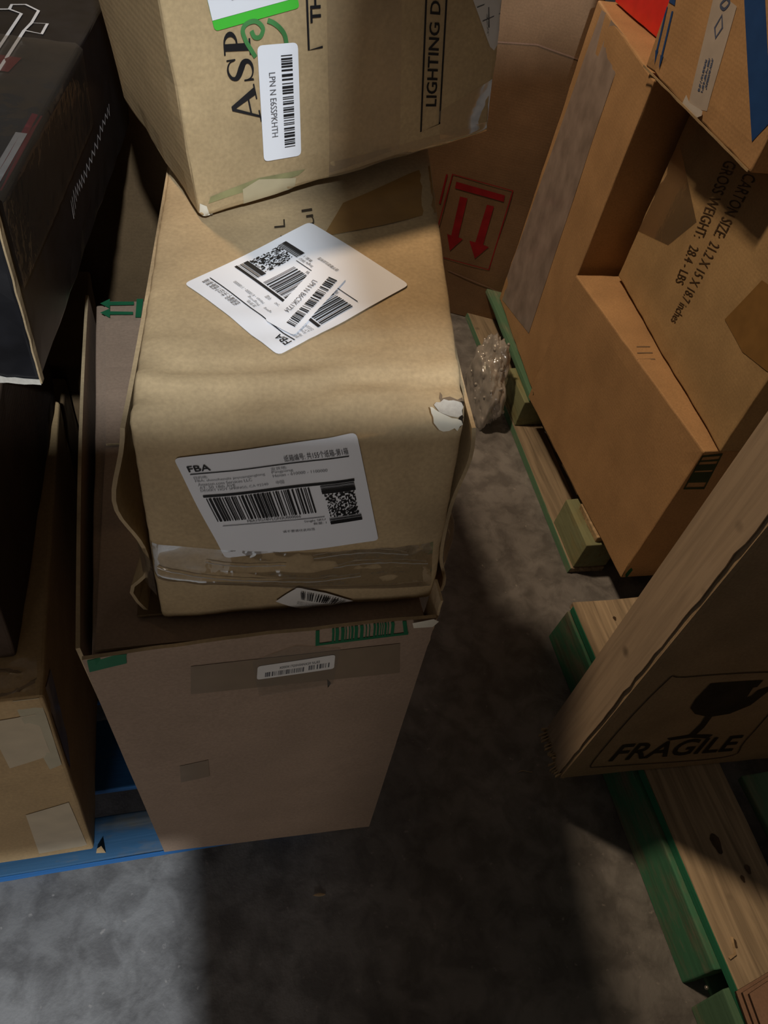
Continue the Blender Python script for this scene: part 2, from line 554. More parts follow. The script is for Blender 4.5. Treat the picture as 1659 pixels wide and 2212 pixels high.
def sheet_from_outline(name, pts, mat, parent, surf, lift=0.0008, thick=0.0, label=None, nrm=None, sub=2):
    """a thin patch (tape, paper) with the given outline laid on a surface"""
    pts = [Vector(p_) for p_ in pts]
    nn = nrm or qn(pts)
    bm = bmesh.new()
    vs = [bm.verts.new(p_) for p_ in pts]
    bm.faces.new(vs)
    bmesh.ops.triangulate(bm, faces=bm.faces[:])
    for _ in range(sub):
        bmesh.ops.subdivide_edges(bm, edges=bm.edges[:], cuts=1, use_grid_fill=True)
    bmesh.ops.triangulate(bm, faces=bm.faces[:])
    bm.verts.ensure_lookup_table()
    V = [surf.on(v.co, nn, lift) if surf else v.co + nn * lift for v in bm.verts]
    bm.verts.index_update()
    F = [tuple(v.index for v in f.verts) for f in bm.faces]
    bm.free()
    return mesh_obj(name, V, F, mat, parent, label=label, smooth=True)


def round_quad(q, rad, n_=4):
    """outline of a quad with rounded corners (rad as a share of the short side)"""
    q = [Vector(v) for v in q]
    out = []
    m = len(q)
    short = min((q[i] - q[(i + 1) % m]).length for i in range(m))
    d = rad * short
    for i in range(m):
        p_, a, c = q[i], q[i - 1], q[(i + 1) % m]
        A = p_ + (a - p_).normalized() * d; C = p_ + (c - p_).normalized() * d
        for k in range(n_ + 1):
            t = k / n_
            out.append(A.lerp(p_, t).lerp(p_.lerp(C, t), t))
    return out


def label_sheet(name, q, surf, parent, mat='label_white', rad=0.05, lift=0.001, label=None):
    """paper label with rounded corners: fan grid so that it follows the panel under it"""
    nn = qn(q)
    ring = round_quad(q, rad)
    c = sum(ring, Vector()) / len(ring)
    V, F = [], []
    n_ = len(ring)
    # resample the ring densely
    dense = []
    for i in range(n_):
        a, b = ring[i], ring[(i + 1) % n_]
        k = max(1, int((b - a).length / 0.008))
        dense += [a.lerp(b, t / k) for t in range(k)]
    n_ = len(dense)
    K = 14
    for k in range(1, K + 1):
        for p_ in dense:
            V.append(surf.on(c.lerp(p_, k / K), nn, lift) if surf else c.lerp(p_, k / K) + nn * lift)
    V.append(surf.on(c, nn, lift) if surf else c + nn * lift)
    for i in range(n_):
        j = (i + 1) % n_
        F.append((len(V) - 1, i, j))
        for k in range(K - 1):
            F.append((k * n_ + i, (k + 1) * n_ + i, (k + 1) * n_ + j, k * n_ + j))
    return mesh_obj(name, V, F, mat, parent, smooth=True, label=label)


def ribbon(name, pts, width, mat, parent, surf=None, lift=0.0014, nrm=None, closed=False):
    """stroke of real width through 3D points, laid on a surface"""
    pts = [Vector(p_) for p_ in pts]
    nn = nrm or qn(pts if len(pts) > 2 else pts + [pts[0] + Vector((0.01, 0.02, 0.3))])
    V, F = [], []
    m = len(pts)
    for i, p_ in enumerate(pts):
        a = pts[i - 1] if (i or closed) else p_
        c = pts[(i + 1) % m] if (i < m - 1 or closed) else p_
        d = (c - a)
        side = nn.cross(d).normalized() * width / 2
        for s in (1, -1):
            q = p_ + side * s
            V.append(surf.on(q, nn, lift) if surf else q + nn * lift)
    for i in range(m if closed else m - 1):
        j = (i + 1) % m
        F.append((2 * i, 2 * i + 1, 2 * j + 1, 2 * j))
    return mesh_obj(name, V, F, mat, parent)


def smooth_pts(pts, k=5):
    pts = [Vector(p_) for p_ in pts]
    out = []
    for i in range(len(pts) - 1):
        p0 = pts[max(0, i - 1)]; p1 = pts[i]; p2 = pts[i + 1]; p3 = pts[min(len(pts) - 1, i + 2)]
        for t in range(k):
            t /= k
            out.append(0.5 * ((2 * p1) + (p2 - p0) * t + (2 * p0 - 5 * p1 + 4 * p2 - p3) * t * t + (3 * p1 - p0 - 3 * p2 + p3) * t ** 3))
    out.append(pts[-1])
    return out


def slab(name, grid, thick, mat, parent, label=None, edge_mat=None):
    """a board of real thickness from a grid of points (rows of equal length), thickness along the local normal"""
    rows, cols = len(grid), len(grid[0])
    G = [[Vector(p_) for p_ in r_] for r_ in grid]
    V, F, MI = [], [], []

    def nr(i, j):
        a = G[min(i + 1, rows - 1)][j] - G[max(i - 1, 0)][j]
        b = G[i][min(j + 1, cols - 1)] - G[i][max(j - 1, 0)]
        return a.cross(b).normalized()
    for s in (0, 1):
        for i in range(rows):
            for j in range(cols):
                V.append(G[i][j] + nr(i, j) * thick * s)
    o = rows * cols
    for i in range(rows - 1):
        for j in range(cols - 1):
            a = i * cols + j
            F.append((a, a + 1, a + cols + 1, a + cols)); MI.append(0)
            F.append((o + a, o + a + cols, o + a + cols + 1, o + a + 1)); MI.append(0)
    ring = [(0, j) for j in range(cols)] + [(i, cols - 1) for i in range(1, rows)] + [(rows - 1, j) for j in range(cols - 2, -1, -1)] + [(i, 0) for i in range(rows - 2, 0, -1)]
    for k in range(len(ring)):
        a = ring[k][0] * cols + ring[k][1]; b = ring[(k + 1) % len(ring)][0] * cols + ring[(k + 1) % len(ring)][1]
        F.append((a, o + a, o + b, b)); MI.append(1)
    return mesh_obj(name, V, F, mat, parent, mats=[mat, edge_mat or mat], midx=MI, label=label)


def carton(name, c, mat, label, group=None, part='body', **kw):
    """a carton: Empty at its base with the body under it; returns the root and the surface for labels"""
    c = [Vector(q) for q in c]
    base = (c[0] + c[1] + c[2] + c[3]) / 4
    root = empty(name, base, label, 'box', group)
    V, F = rounded_hex(c, **kw)
    mesh_obj(part, V, F, mat, root, smooth=False)
    return root, Surface(V, F)


def board(name, c, mat, parent, seed=0.0, r=0.003, label=None, step=0.09):
    V, F = rounded_hex(c, r=r, step=step, amp=0.0015, edge=0.0022, seed=seed)
    return mesh_obj(name, V, F, mat, parent, label=label)

QUADS = {
  'lpn1': [(0.0781, 0.8375, 1.2839), (0.0871, 0.8403, 1.1677), (0.1303, 0.8535, 1.171), (0.1204, 0.8505, 1.2859)],
  'greenlab': [(0.0368, 0.8249, 1.2969), (0.1212, 0.8508, 1.316), (0.0982, 0.8437, 1.3839), (0.0205, 0.8199, 1.3671)],
  'A_A': [(0.0844, 0.8395, 1.211), (0.0756, 0.8368, 1.2482), (0.0482, 0.8284, 1.2442), (0.0558, 0.8307, 1.2073)],
  'A_S': [(0.0765, 0.837, 1.2491), (0.0735, 0.8361, 1.2754), (0.0465, 0.8278, 1.2741), (0.0493, 0.8287, 1.249)],
  'A_P': [(0.0725, 0.8358, 1.2758), (0.0702, 0.8351, 1.3026), (0.044, 0.8271, 1.3006), (0.0452, 0.8274, 1.2758)],
  'TH': [(0.1445, 0.8579, 1.3033), (0.139, 0.8562, 1.3495), (0.1287, 0.8531, 1.3486), (0.1332, 0.8544, 1.3026)],
  'THbox': [(0.1478, 0.8589, 1.281), (0.1328, 0.8543, 1.2783), (0.1245, 0.8518, 1.3566)],
  'LIGHT': [(0.2949, 0.9041, 1.2147), (0.2676, 0.8957, 1.3862), (0.2558, 0.8921, 1.3872), (0.2804, 0.8996, 1.2156)],
  'LIGHTbox': [(0.3038, 0.9068, 1.194), (0.2799, 0.8995, 1.1865), (0.2509, 0.8906, 1.3856), (0.275, 0.898, 1.3864)],
  'mark1': [(0.0768, 0.8371, 1.2736), (0.0711, 0.8354, 1.2817), (0.0669, 0.8341, 1.2883), (0.0638, 0.8331, 1.2972), (0.0679, 0.8344, 1.3031), (0.077, 0.8372, 1.3049), (0.084, 0.8394, 1.2989), (0.0813, 0.8385, 1.2916), (0.0757, 0.8368, 1.2914), (0.0725, 0.8358, 1.297)],
  'mark2': [(0.0886, 0.8407, 1.3056), (0.0952, 0.8428, 1.3031), (0.1019, 0.8449, 1.2982), (0.1065, 0.8462, 1.2924), (0.1087, 0.8469, 1.2845)],
  'sizelab': [(0.3053, 0.9073, 1.3395), (0.3532, 0.922, 1.2763), (0.3601, 0.9241, 1.2722), (0.3637, 0.9252, 1.2775), (0.356, 0.9228, 1.3399)],
  'A_tape': [(0.1464, 0.8585, 1.3458), (0.2279, 0.8835, 1.3468), (0.255, 0.8918, 1.1683), (0.1673, 0.8649, 1.146)],
  'A_tape2': [(0.1662, 0.8646, 1.1587), (0.3727, 0.9279, 1.1915), (0.3777, 0.9295, 1.1787), (0.306, 0.9075, 1.1628), (0.1679, 0.8651, 1.1387)],
  'A_tape3': [(0.2995, 0.9055, 1.2082), (0.3666, 0.9261, 1.2411), (0.3779, 0.9295, 1.1878), (0.3123, 0.9094, 1.1645)],
  'A_patch': [(0.0635, 0.833, 1.138), (0.0821, 0.8388, 1.1477), (0.1261, 0.8523, 1.1447), (0.1248, 0.8519, 1.1254), (0.0824, 0.8389, 1.1192), (0.065, 0.8335, 1.1175)],
  'A_green': [(0.0268, 0.8218, 1.1341), (0.0821, 0.8388, 1.1493), (0.1369, 0.8556, 1.1539), (0.1288, 0.8531, 1.1472), (0.0715, 0.8355, 1.136), (0.024, 0.8209, 1.1264)],
  'A_torn': [(0.0148, 0.8181, 1.1275), (0.0218, 0.8203, 1.124), (0.0245, 0.8211, 1.1143), (0.0327, 0.8236, 1.1087), (0.0256, 0.8214, 1.1013), (0.0146, 0.8181, 1.1022)],
  'diam': [(0.2273, 0.6752, 1.1225), (0.1367, 0.8001, 1.1385), (-0.0075, 0.6874, 1.1267), (0.076, 0.5709, 1.1118)],
  'lpn2': [(0.1322, 0.7121, 1.128), (0.0679, 0.6227, 1.1181), (0.0942, 0.599, 1.115), (0.1603, 0.6863, 1.1246)],
  'M_txt1': [(0.1052, 0.7527, 1.1332), (0.1095, 0.8092, 1.1399), (0.0969, 0.8082, 1.1399), (0.0931, 0.752, 1.1333)],
  'M_txt2': [(0.1423, 0.7946, 1.1378), (0.144, 0.8311, 1.1421), (0.1313, 0.8283, 1.1419), (0.1293, 0.7911, 1.1375)],
  'M_tape': [(0.1475, 0.7715, 1.135), (0.2899, 0.8131, 1.1383), (0.3055, 0.9149, 1.1502), (0.1824, 0.8434, 1.1431)],
  'flab': [(0.016, 0.4823, 0.9265), (0.1761, 0.4789, 0.9414), (0.1394, 0.4924, 1.0831), (-0.0251, 0.4953, 1.0612)],
  'slab': [(0.0695, 0.4736, 0.8448), (0.1008, 0.4707, 0.8223), (0.1268, 0.4699, 0.8229), (0.1599, 0.4698, 0.8323), (0.1246, 0.473, 0.8566), (0.0925, 0.4753, 0.8724)],
  'slabbar': [(0.0976, 0.4731, 0.8486), (0.1454, 0.4699, 0.8286), (0.1518, 0.4705, 0.8373), (0.0959, 0.4745, 0.8649)],
  'slabtxt': [(0.0842, 0.4728, 0.8417), (0.1211, 0.4704, 0.8261), (0.1218, 0.471, 0.8337), (0.0881, 0.4734, 0.8495)],
  'M_band': [(-0.0588, 0.4864, 0.9484), (0.2408, 0.4758, 0.9275), (0.2501, 0.4688, 0.8504), (-0.0578, 0.4823, 0.9016)],
  'gbar': [(0.112, 0.422, 0.8032), (0.2225, 0.4178, 0.8044), (0.2174, 0.4174, 0.8561), (0.1097, 0.4216, 0.8511)],
  'gcorner': [(-0.1321, 0.4312, 0.8012), (-0.093, 0.4296, 0.8114), (-0.0905, 0.4291, 0.8483), (-0.1304, 0.4308, 0.8368)],
  'blab': [(0.0459, 0.4252, 0.7403), (0.1386, 0.4217, 0.7456), (0.1372, 0.4213, 0.7788), (0.0466, 0.4248, 0.7721)],
  'btape': [(-0.0313, 0.4283, 0.7222), (0.226, 0.4187, 0.7138), (0.2155, 0.4183, 0.7858), (-0.0276, 0.4274, 0.7885)],
  'btape2': [(0.0492, 0.4256, 0.6959), (0.1406, 0.422, 0.704), (0.1426, 0.421, 0.7912), (0.089, 0.4228, 0.8097), (0.0402, 0.4249, 0.7852)],
  'bsq': [(-0.0598, 0.4324, 0.454), (-0.0189, 0.4308, 0.4637), (-0.0186, 0.4301, 0.5237), (-0.0576, 0.4316, 0.516)],
  'bnotch': [(0.1322, 0.4222, 0.7203), (0.138, 0.4221, 0.7069), (0.1348, 0.4224, 0.6962)],
  'garrow1': [(-0.1441, 1.0825, 0.815), (-0.1298, 1.0954, 0.815), (-0.1295, 1.0877, 0.815), (-0.0925, 1.0879, 0.815), (-0.0924, 1.0789, 0.815), (-0.1292, 1.0775, 0.815), (-0.1289, 1.0686, 0.815)],
  'garrow2': [(-0.1432, 1.0573, 0.815), (-0.1289, 1.0686, 0.815), (-0.1287, 1.0611, 0.815), (-0.0936, 1.0598, 0.815), (-0.0935, 1.0523, 0.815), (-0.1284, 1.0523, 0.815), (-0.1282, 1.0437, 0.815)],
  'gbartop': [(-0.0882, 1.0957, 0.815), (-0.0781, 1.0958, 0.815), (-0.0814, 1.0448, 0.815), (-0.0899, 1.0448, 0.815)],
  'kframe': [(0.844, 2.2809, 0.5009), (1.0265, 2.194, 0.496), (1.0189, 2.1976, 0.2097), (0.8264, 2.2893, 0.2123)],
  'kframe2': [(0.828, 2.2886, 0.4965), (0.8239, 2.2905, 0.3953)],
  'kbar': [(0.8592, 2.2737, 0.4806), (1.0079, 2.2029, 0.4754), (1.0089, 2.2024, 0.4538), (0.8592, 2.2737, 0.459)],
  'karr1': [(0.8793, 2.2641, 0.4364), (0.9021, 2.2533, 0.4365), (0.9011, 2.2538, 0.2978), (0.9164, 2.2465, 0.2955), (0.8848, 2.2615, 0.2424), (0.8651, 2.2709, 0.2992), (0.8787, 2.2644, 0.2981)],
  'karr2': [(0.9631, 2.2243, 0.4314), (0.9845, 2.2141, 0.4311), (0.982, 2.2152, 0.2943), (1.0005, 2.2064, 0.2911), (0.9675, 2.2221, 0.2372), (0.937, 2.2367, 0.2964), (0.9566, 2.2274, 0.2953)],
  'kcrease': [(0.8819, 2.2629, 0.8911), (0.9872, 2.2128, 0.9082), (1.1056, 2.1564, 0.8958)],
  'ubl1': [(0.985, 1.6225, 1.1687), (0.985, 1.5971, 1.0819)],
  'ubl2': [(0.985, 1.596, 1.1682), (0.985, 1.5711, 1.081)],
  'uhead': [(0.985, 1.6472, 1.1896), (0.985, 1.6052, 1.1994), (0.985, 1.5951, 1.1782), (0.985, 1.6219, 1.1771)],
  'utape': [(0.985, 1.4156, 1.0538), (0.985, 1.3511, 1.0724), (0.985, 1.3921, 1.2345), (0.985, 1.4252, 1.2353), (0.985, 1.4749, 1.2244)],
  'utape_': [(0.985, 1.4188, 1.0613), (0.985, 1.3569, 1.0744), (0.985, 1.4031, 1.2556), (0.985, 1.4813, 1.2382)],
  'utorn': [(0.985, 1.4358, 1.0512), (0.985, 1.4323, 1.0709), (0.985, 1.4115, 1.0641), (0.985, 1.3608, 1.0686), (0.985, 1.3575, 1.0614), (0.985, 1.369, 1.0533)],
  'udia': [(0.985, 1.4256, 1.2109), (0.985, 1.4323, 1.1886), (0.985, 1.4167, 1.1766), (0.985, 1.4088, 1.1958)],
  'uO': [(0.985, 1.4316, 1.2364), (0.985, 1.4429, 1.223), (0.985, 1.4262, 1.2204), (0.985, 1.4178, 1.233)],
  'utxt': [(0.985, 1.4056, 1.0886), (0.985, 1.4239, 1.1444), (0.985, 1.3927, 1.1486), (0.985, 1.3719, 1.0954)],
  'ustripe': [(0.985, 1.1899, 1.085), (0.985, 1.168, 1.1287), (0.985, 1.3384, 1.2799), (0.985, 1.3969, 1.2643)],
  'r1print': [(1.0111, 0.913, 0.4677), (1.0648, 0.913, 0.4648), (1.0522, 0.913, 0.5745), (1.0055, 0.913, 0.5706)],
  'r1corner': [(0.9793, 1.6168, 0.1169), (0.9799, 1.5786, 0.1126), (0.9819, 1.5741, 0.1757), (0.9808, 1.6271, 0.1747)],
  'r1tri': [(0.9926, 0.913, 0.147), (0.9828, 0.913, 0.2003), (1.0148, 0.913, 0.1732), (1.0127, 0.913, 0.1422)],
  'r1lines': [(0.9883, 1.2209, 0.585), (1.0386, 1.2198, 0.585), (1.049, 1.2722, 0.585), (1.0098, 1.2728, 0.585)],
  'r1tape1': [(0.9864, 1.2526, 0.1114), (0.989, 1.27, 0.2136), (0.9929, 1.2411, 0.3271), (0.9955, 1.1372, 0.3464), (0.9915, 1.1417, 0.2136), (0.9879, 1.213, 0.1355)],
  'r2t1': [(1.0619, 1.2743, 0.9937), (1.0588, 1.2604, 0.6584), (1.0564, 1.2292, 0.668), (1.0587, 1.2329, 1.0042)],
  'r2t2': [(1.0681, 1.3534, 0.9822), (1.0635, 1.3149, 0.7246), (1.0609, 1.2815, 0.7364), (1.0648, 1.3105, 0.9953)],
  'r2tape': [(1.0884, 1.6138, 0.9387), (1.0847, 1.5668, 0.9429), (1.0665, 1.3427, 0.8524), (1.0707, 1.4029, 0.7631), (1.0859, 1.6, 0.7005)],
  'r2tape2': [(1.0468, 1.1006, 0.7733), (1.0448, 1.0666, 0.8855), (1.0389, 0.9902, 0.9007), (1.0287, 0.8693, 0.797), (1.0394, 1.0065, 0.7641)],
  'fframe': [(0.7135, 0.4476, 0.1922), (1.0009, 0.4306, 0.1763), (1.0095, 0.4302, 0.2563), (0.9555, 0.4335, 0.5243), (0.9136, 0.436, 0.5486), (0.7318, 0.4467, 0.5541), (0.7011, 0.4485, 0.5317), (0.6943, 0.4488, 0.2302)],
  'ftxt': [(0.7287, 0.4467, 0.2163), (1.0097, 0.4301, 0.2071), (0.9941, 0.4311, 0.287), (0.7292, 0.4468, 0.294)],
  'fbowl': [(0.7921, 0.4431, 0.5244), (0.8923, 0.4372, 0.5227), (0.8943, 0.4371, 0.4995), (0.8876, 0.4375, 0.497), (0.896, 0.437, 0.4601), (0.9038, 0.4365, 0.4625), (0.9037, 0.4365, 0.4848), (0.9206, 0.4355, 0.4959), (0.9286, 0.4351, 0.4779), (0.9229, 0.4354, 0.426), (0.8969, 0.4369, 0.3969), (0.8584, 0.4392, 0.3899), (0.821, 0.4414, 0.4089), (0.7985, 0.4427, 0.4358), (0.7922, 0.4431, 0.4665)],
  'fstem': [(0.8644, 0.4388, 0.3927), (0.873, 0.4383, 0.3431), (0.8719, 0.4383, 0.3069), (0.8571, 0.4392, 0.3055), (0.8559, 0.4393, 0.3617), (0.8492, 0.4397, 0.3932)],
  'fbase': [(0.8148, 0.4417, 0.305), (0.859, 0.4391, 0.3134), (0.9128, 0.4359, 0.3037), (0.9093, 0.4361, 0.2877), (0.8657, 0.4387, 0.2998), (0.8254, 0.4411, 0.2947)],
  'l1t1': [(-0.2783, 0.455, 0.5112), (-0.222, 0.455, 0.5349), (-0.218, 0.455, 0.6554), (-0.2739, 0.455, 0.6475)],
  'l1t2': [(-0.3121, 0.455, 0.1264), (-0.2331, 0.455, 0.124), (-0.2283, 0.455, 0.3673), (-0.2935, 0.455, 0.3406)],
  'k2txt': [(-0.1459, 0.982, 1.0275), (-0.1416, 1.0168, 1.0352), (-0.1355, 1.0652, 1.0308), (-0.1266, 1.136, 1.0308), (-0.1164, 1.2177, 1.0358), (-0.1079, 1.2853, 1.036)],
  'k2icon1': [(-0.2471, 1.2804, 1.1616), (-0.2242, 1.287, 1.1616), (-0.2072, 1.2725, 1.1616), (-0.2226, 1.1221, 1.1616)],
  'k2icon2': [(-0.2242, 1.287, 1.1616), (-0.2233, 1.307, 1.1616), (-0.2056, 1.3123, 1.1616), (-0.1865, 1.29, 1.1616), (-0.191, 1.2393, 1.1616), (-0.171, 1.2409, 1.1616), (-0.1748, 1.2002, 1.1616), (-0.1974, 1.2086, 1.1616), (-0.191, 1.2393, 1.1616)],
  'k2icon3': [(-0.1974, 1.2086, 1.1616), (-0.2117, 1.0737, 1.1616), (-0.2142, 1.0513, 1.1616)],
  'k2red': [(-0.1791, 0.7707, 1.1616), (-0.1734, 0.8152, 1.1616), (-0.1561, 0.9471, 1.1616)],
  'k2red2': [(-0.2159, 1.0655, 1.1616), (-0.2055, 1.1132, 1.1616)],
  'k2film': [(-0.2054, 0.8981, 1.1616), (-0.2159, 1.1109, 1.1616), (-0.1166, 1.149, 1.1616), (-0.1289, 1.0244, 1.1616), (-0.1653, 0.9152, 1.1616)],
  'k2line': [(-0.1431, 1.1188, 1.1616), (-0.1134, 1.3459, 1.1616)],
  'ttape': [(1.059, 2.0614, 1.0434), (1.0342, 1.82, 1.0641), (1.0176, 1.789, 0.2372), (1.0512, 2.1257, 0.1487)],
  'ttape2': [(1.032, 1.7988, 1.061), (1.0257, 1.7379, 1.0658), (1.0073, 1.618, 0.7008), (1.0159, 1.7237, 0.5552), (1.0283, 1.8246, 0.67)],
  'tear_hole': [(0.2403, 0.5011, 1.1058), (0.2459, 0.5017, 1.1062), (0.2507, 0.4991, 1.1043), (0.2525, 0.4944, 1.1008), (0.2493, 0.4899, 1.0974), (0.2431, 0.4847, 1.0935), (0.2391, 0.4813, 1.091), (0.237, 0.4874, 1.0955), (0.2411, 0.4915, 1.0986), (0.242, 0.4961, 1.1021)],
  'tear_crack': [(0.2233, 0.5099, 1.1124), (0.2244, 0.5071, 1.1103), (0.2231, 0.5043, 1.1082), (0.2311, 0.5055, 1.1091), (0.2377, 0.5025, 1.1069), (0.2434, 0.5045, 1.1084), (0.2478, 0.5023, 1.1067), (0.2501, 0.5058, 1.1094), (0.2514, 0.5008, 1.1056), (0.244, 0.501, 1.1057), (0.2374, 0.5004, 1.1053), (0.2307, 0.5023, 1.1068), (0.2214, 0.5008, 1.1056), (0.2204, 0.5043, 1.1082)],
  'tear_liner': [(0.2135, 0.4989, 1.1041), (0.216, 0.5009, 1.1057), (0.22, 0.5008, 1.1056), (0.2239, 0.5032, 1.1074), (0.2284, 0.5017, 1.1063), (0.233, 0.5019, 1.1065), (0.2411, 0.5, 1.105), (0.243, 0.4968, 1.1026), (0.2409, 0.494, 1.1005), (0.2415, 0.4908, 1.0981), (0.2362, 0.4888, 1.0966), (0.228, 0.4901, 1.0976), (0.2183, 0.4931, 1.0998)],
  'tear_paper': [(0.2083, 0.4969, 1.1027), (0.2109, 0.4965, 1.1023), (0.2134, 0.4943, 1.1007), (0.2182, 0.4921, 1.0991), (0.2244, 0.4898, 1.0974), (0.2292, 0.4879, 1.0959), (0.2342, 0.4874, 1.0956), (0.2386, 0.4859, 1.0944), (0.2406, 0.483, 1.0923), (0.2378, 0.4821, 1.0915), (0.236, 0.4789, 1.0892), (0.2326, 0.4808, 1.0906), (0.2278, 0.4792, 1.0894), (0.2223, 0.479, 1.0892), (0.2179, 0.4802, 1.0901), (0.2141, 0.4831, 1.0923), (0.2116, 0.4852, 1.0939), (0.2111, 0.4891, 1.0968), (0.2092, 0.4923, 1.0992)],
  'p2slit': [(0.83, 0.4375, 0.1141), (0.83, 0.2528, 0.1099)],
  'p2notch': [(0.83, 0.0702, -0.0468), (0.83, 0.0703, 0.1042), (0.83, 0.0455, 0.0895), (0.83, 0.061, -0.0461)],
}
# ------------------------------------------------------------------ floor
V, F = [], []
for j in range(2):
    for i in range(2):
        V.append((-6 + 12 * i, -6 + 14 * j, 0))
fl = mesh_obj('floor', V, [(0, 1, 3, 2)], 'concrete')
fl['kind'] = 'structure'

Q = QUADS
MID = 'cartons of the middle stack'
LEFT = 'cartons of the left stack'
RIGHT = 'cartons on the right pallets'


def fba_print(q, surf, parent, seed, faint=True):
    """the shipping label's black print, as sub-parts of the label"""
    p = Print(q, surf, 0.0028)
    p.text('FBA', 0.045, 0.875, 0.165, 0.925, bold=0.012)
    p.rect(0.045, 0.853, 0.93, 0.860, 8, 1)
    p.rect(0.06, 0.655, 0.93, 0.675, 8, 1)
    p.bars(0.07, 0.405, 0.66, 0.645, seed, 75)
    p.rect(0.085, 0.352, 0.70, 0.357, 6, 1)
    p.rect(0.725, 0.575, 0.925, 0.61, 2, 1)
    p.bars(0.725, 0.615, 0.925, 0.648, seed + 3, 9, vertical=False, nv=2)
    p.dots(0.735, 0.335, 0.915, 0.57, 24, 22, seed + 1, 0.5)
    p.rect(0.725, 0.265, 0.925, 0.295, 2, 1)
    p.bars(0.725, 0.298, 0.925, 0.332, seed + 4, 9, vertical=False, nv=2)
    p.build('black_print', 'ink', parent)
    g = Print(q, surf, 0.0028)
    g.text('纸箱编号: 共155个纸箱-第1箱', 0.57, 0.87, 0.93, 0.92)
    g.build('carton_number_print', 'ink_soft', parent)
    g = Print(q, surf, 0.0028)
    g.text('FBA19G1BVLGN3U000066', 0.24, 0.372, 0.56, 0.398)
    g.text('Single SKU', 0.57, 0.31, 0.70, 0.335)
    g.text('数量: 1', 0.62, 0.28, 0.70, 0.303)
    g.build('small_print', 'ink_soft', parent)
    g = Print(q, surf, 0.0028)
    g.text('请不要遮住此标签', 0.42, 0.225, 0.62, 0.25)
    g.build('notice_print', 'ink_soft', parent)
    h = Print(q, surf, 0.0028)
    h.text('目的地:', 0.055, 0.812, 0.13, 0.836)
    h.text('FBA: shenzhenshi jinyuanganglong', 0.055, 0.783, 0.44, 0.806)
    h.text('Amazon.com Services LLC', 0.06, 0.755, 0.36, 0.777)
    h.text('AT: 50 18th AVE', 0.06, 0.728, 0.26, 0.749)
    h.text('DESERT HOT SPRINGS, CA 92240', 0.06, 0.702, 0.44, 0.723)
    h.text('发货地:', 0.48, 0.815, 0.57, 0.84)
    h.text('Pingning', 0.48, 0.787, 0.60, 0.81)
    h.text('Henan - 610000 - 1100000', 0.48, 0.76, 0.79, 0.782)
    h.text('中国', 0.485, 0.7, 0.53, 0.73)
    h.build('address_print', 'ink_faint', parent)


def lpn_print(q, surf, parent, code, seed, lift=0.0022):
    p = Print(q, surf, lift)
    p.bars(0.09, 0.56, 0.91, 0.84, seed, 64, nv=2)
    p.build('barcode', 'ink', parent)
    t = Print(q, surf, lift)
    t.text(code, 0.22, 0.24, 0.78, 0.40)
    t.build('code_text', 'ink_soft', parent)


# ================================================================== middle stack: tall carton at the foot (plain, green print)
B = [Vector(v) for v in ((-0.106, 0.444, 0.14), (0.255, 0.430, 0.14), (-0.125, 1.10, 0.14), (0.262, 1.09, 0.14),
                         (-0.131, 0.442, 0.803), (0.250, 0.444, 0.803), (-0.154, 1.105, 0.803), (0.262, 1.10, 0.803))]
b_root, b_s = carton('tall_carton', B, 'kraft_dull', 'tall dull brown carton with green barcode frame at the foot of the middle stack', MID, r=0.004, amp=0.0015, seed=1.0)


def panel_front():
    rows = []
    for k in range(13):
        w = k / 12
        row = []
        for i in range(17):
            u = i / 16
            a = Vector((-0.108, 0.4385, 0.141)).lerp(Vector((0.257, 0.4245, 0.141)), u)
            t = Vector((-0.136, 0.433, 0.822)).lerp(Vector((0.253, 0.437, 0.829)), u)
            p = a.lerp(t, w)
            if k == 12:
                p.z += 0.0025 * noise.noise(Vector((u * 9, 2, 0))) + 0.005 + 0.006 * math.sin(math.pi * u)
            p.y += 0.0012 * noise.noise(Vector((u * 4, w * 6, 3)))
            row.append(p)
        rows.append(row)
    return rows


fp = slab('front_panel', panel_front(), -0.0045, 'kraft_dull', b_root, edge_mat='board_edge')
fpV = [v.co + place(b_root) for v in fp.data.vertices]
b_f = Surface(fpV, [tuple(p.vertices) for p in fp.data.polygons])
rows = []
for k in range(9):
    w = k / 8
    row = []
    for i in range(15):
        t = i / 14
        a = Vector((-0.108, 0.446, 0.141)).lerp(Vector((-0.130, 1.10, 0.141)), t)
        q = Vector((-0.140, 0.446, 0.822)).lerp(Vector((-0.163, 1.108, 0.817)), t)
        p = a.lerp(q, w)
        p.x -= (0.004 + 0.004 * math.sin(t * 3.0)) * w
        if k == 8:
            p.z += 0.003 * noise.noise(Vector((t * 14, 5, 1)))
        row.append(p)
    rows.append(row)
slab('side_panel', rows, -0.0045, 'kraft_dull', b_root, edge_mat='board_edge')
# the two lid flaps lying just under the panel rims
for y0, y1, z in ((0.448, 0.76, 0.8120), (0.768, 1.098, 0.8115)):
    rows = []
    for i in range(13):
        u = i / 12
        row = []
        for j in range(7):
            t = j / 6
            p = Vector((-0.126 - 0.012 * t * (y1 > 1) + 0.372 * u, y0 + (y1 - y0) * t, z))
            p.z += 0.0035 * noise.noise(Vector((p.x * 9, p.y * 9, 1.0))) - 0.004 * (1 - t) * (y0 < .5) * (0.5 - abs(u - .5))
            row.append(p)
        rows.append(row)
    slab('lid_flap', rows, -0.004, 'kraft_dull', b_root, edge_mat='board_edge')
p = Print(Q['gbar'], b_f, 0.0010)
for a in ((0, 0, 1, 0.1), (0, 0.9, 1, 1), (0, 0, 0.04, 1), (0.955, 0, 1, 1)):
    p.rect(*a, 6 if a[2] - a[0] > .5 else 1, 1)
p.bars(0.17, 0.1, 0.85, 0.9, 12, 34)
p.build('barcode_print', 'green_print', b_root, 'green printed barcode in a frame')
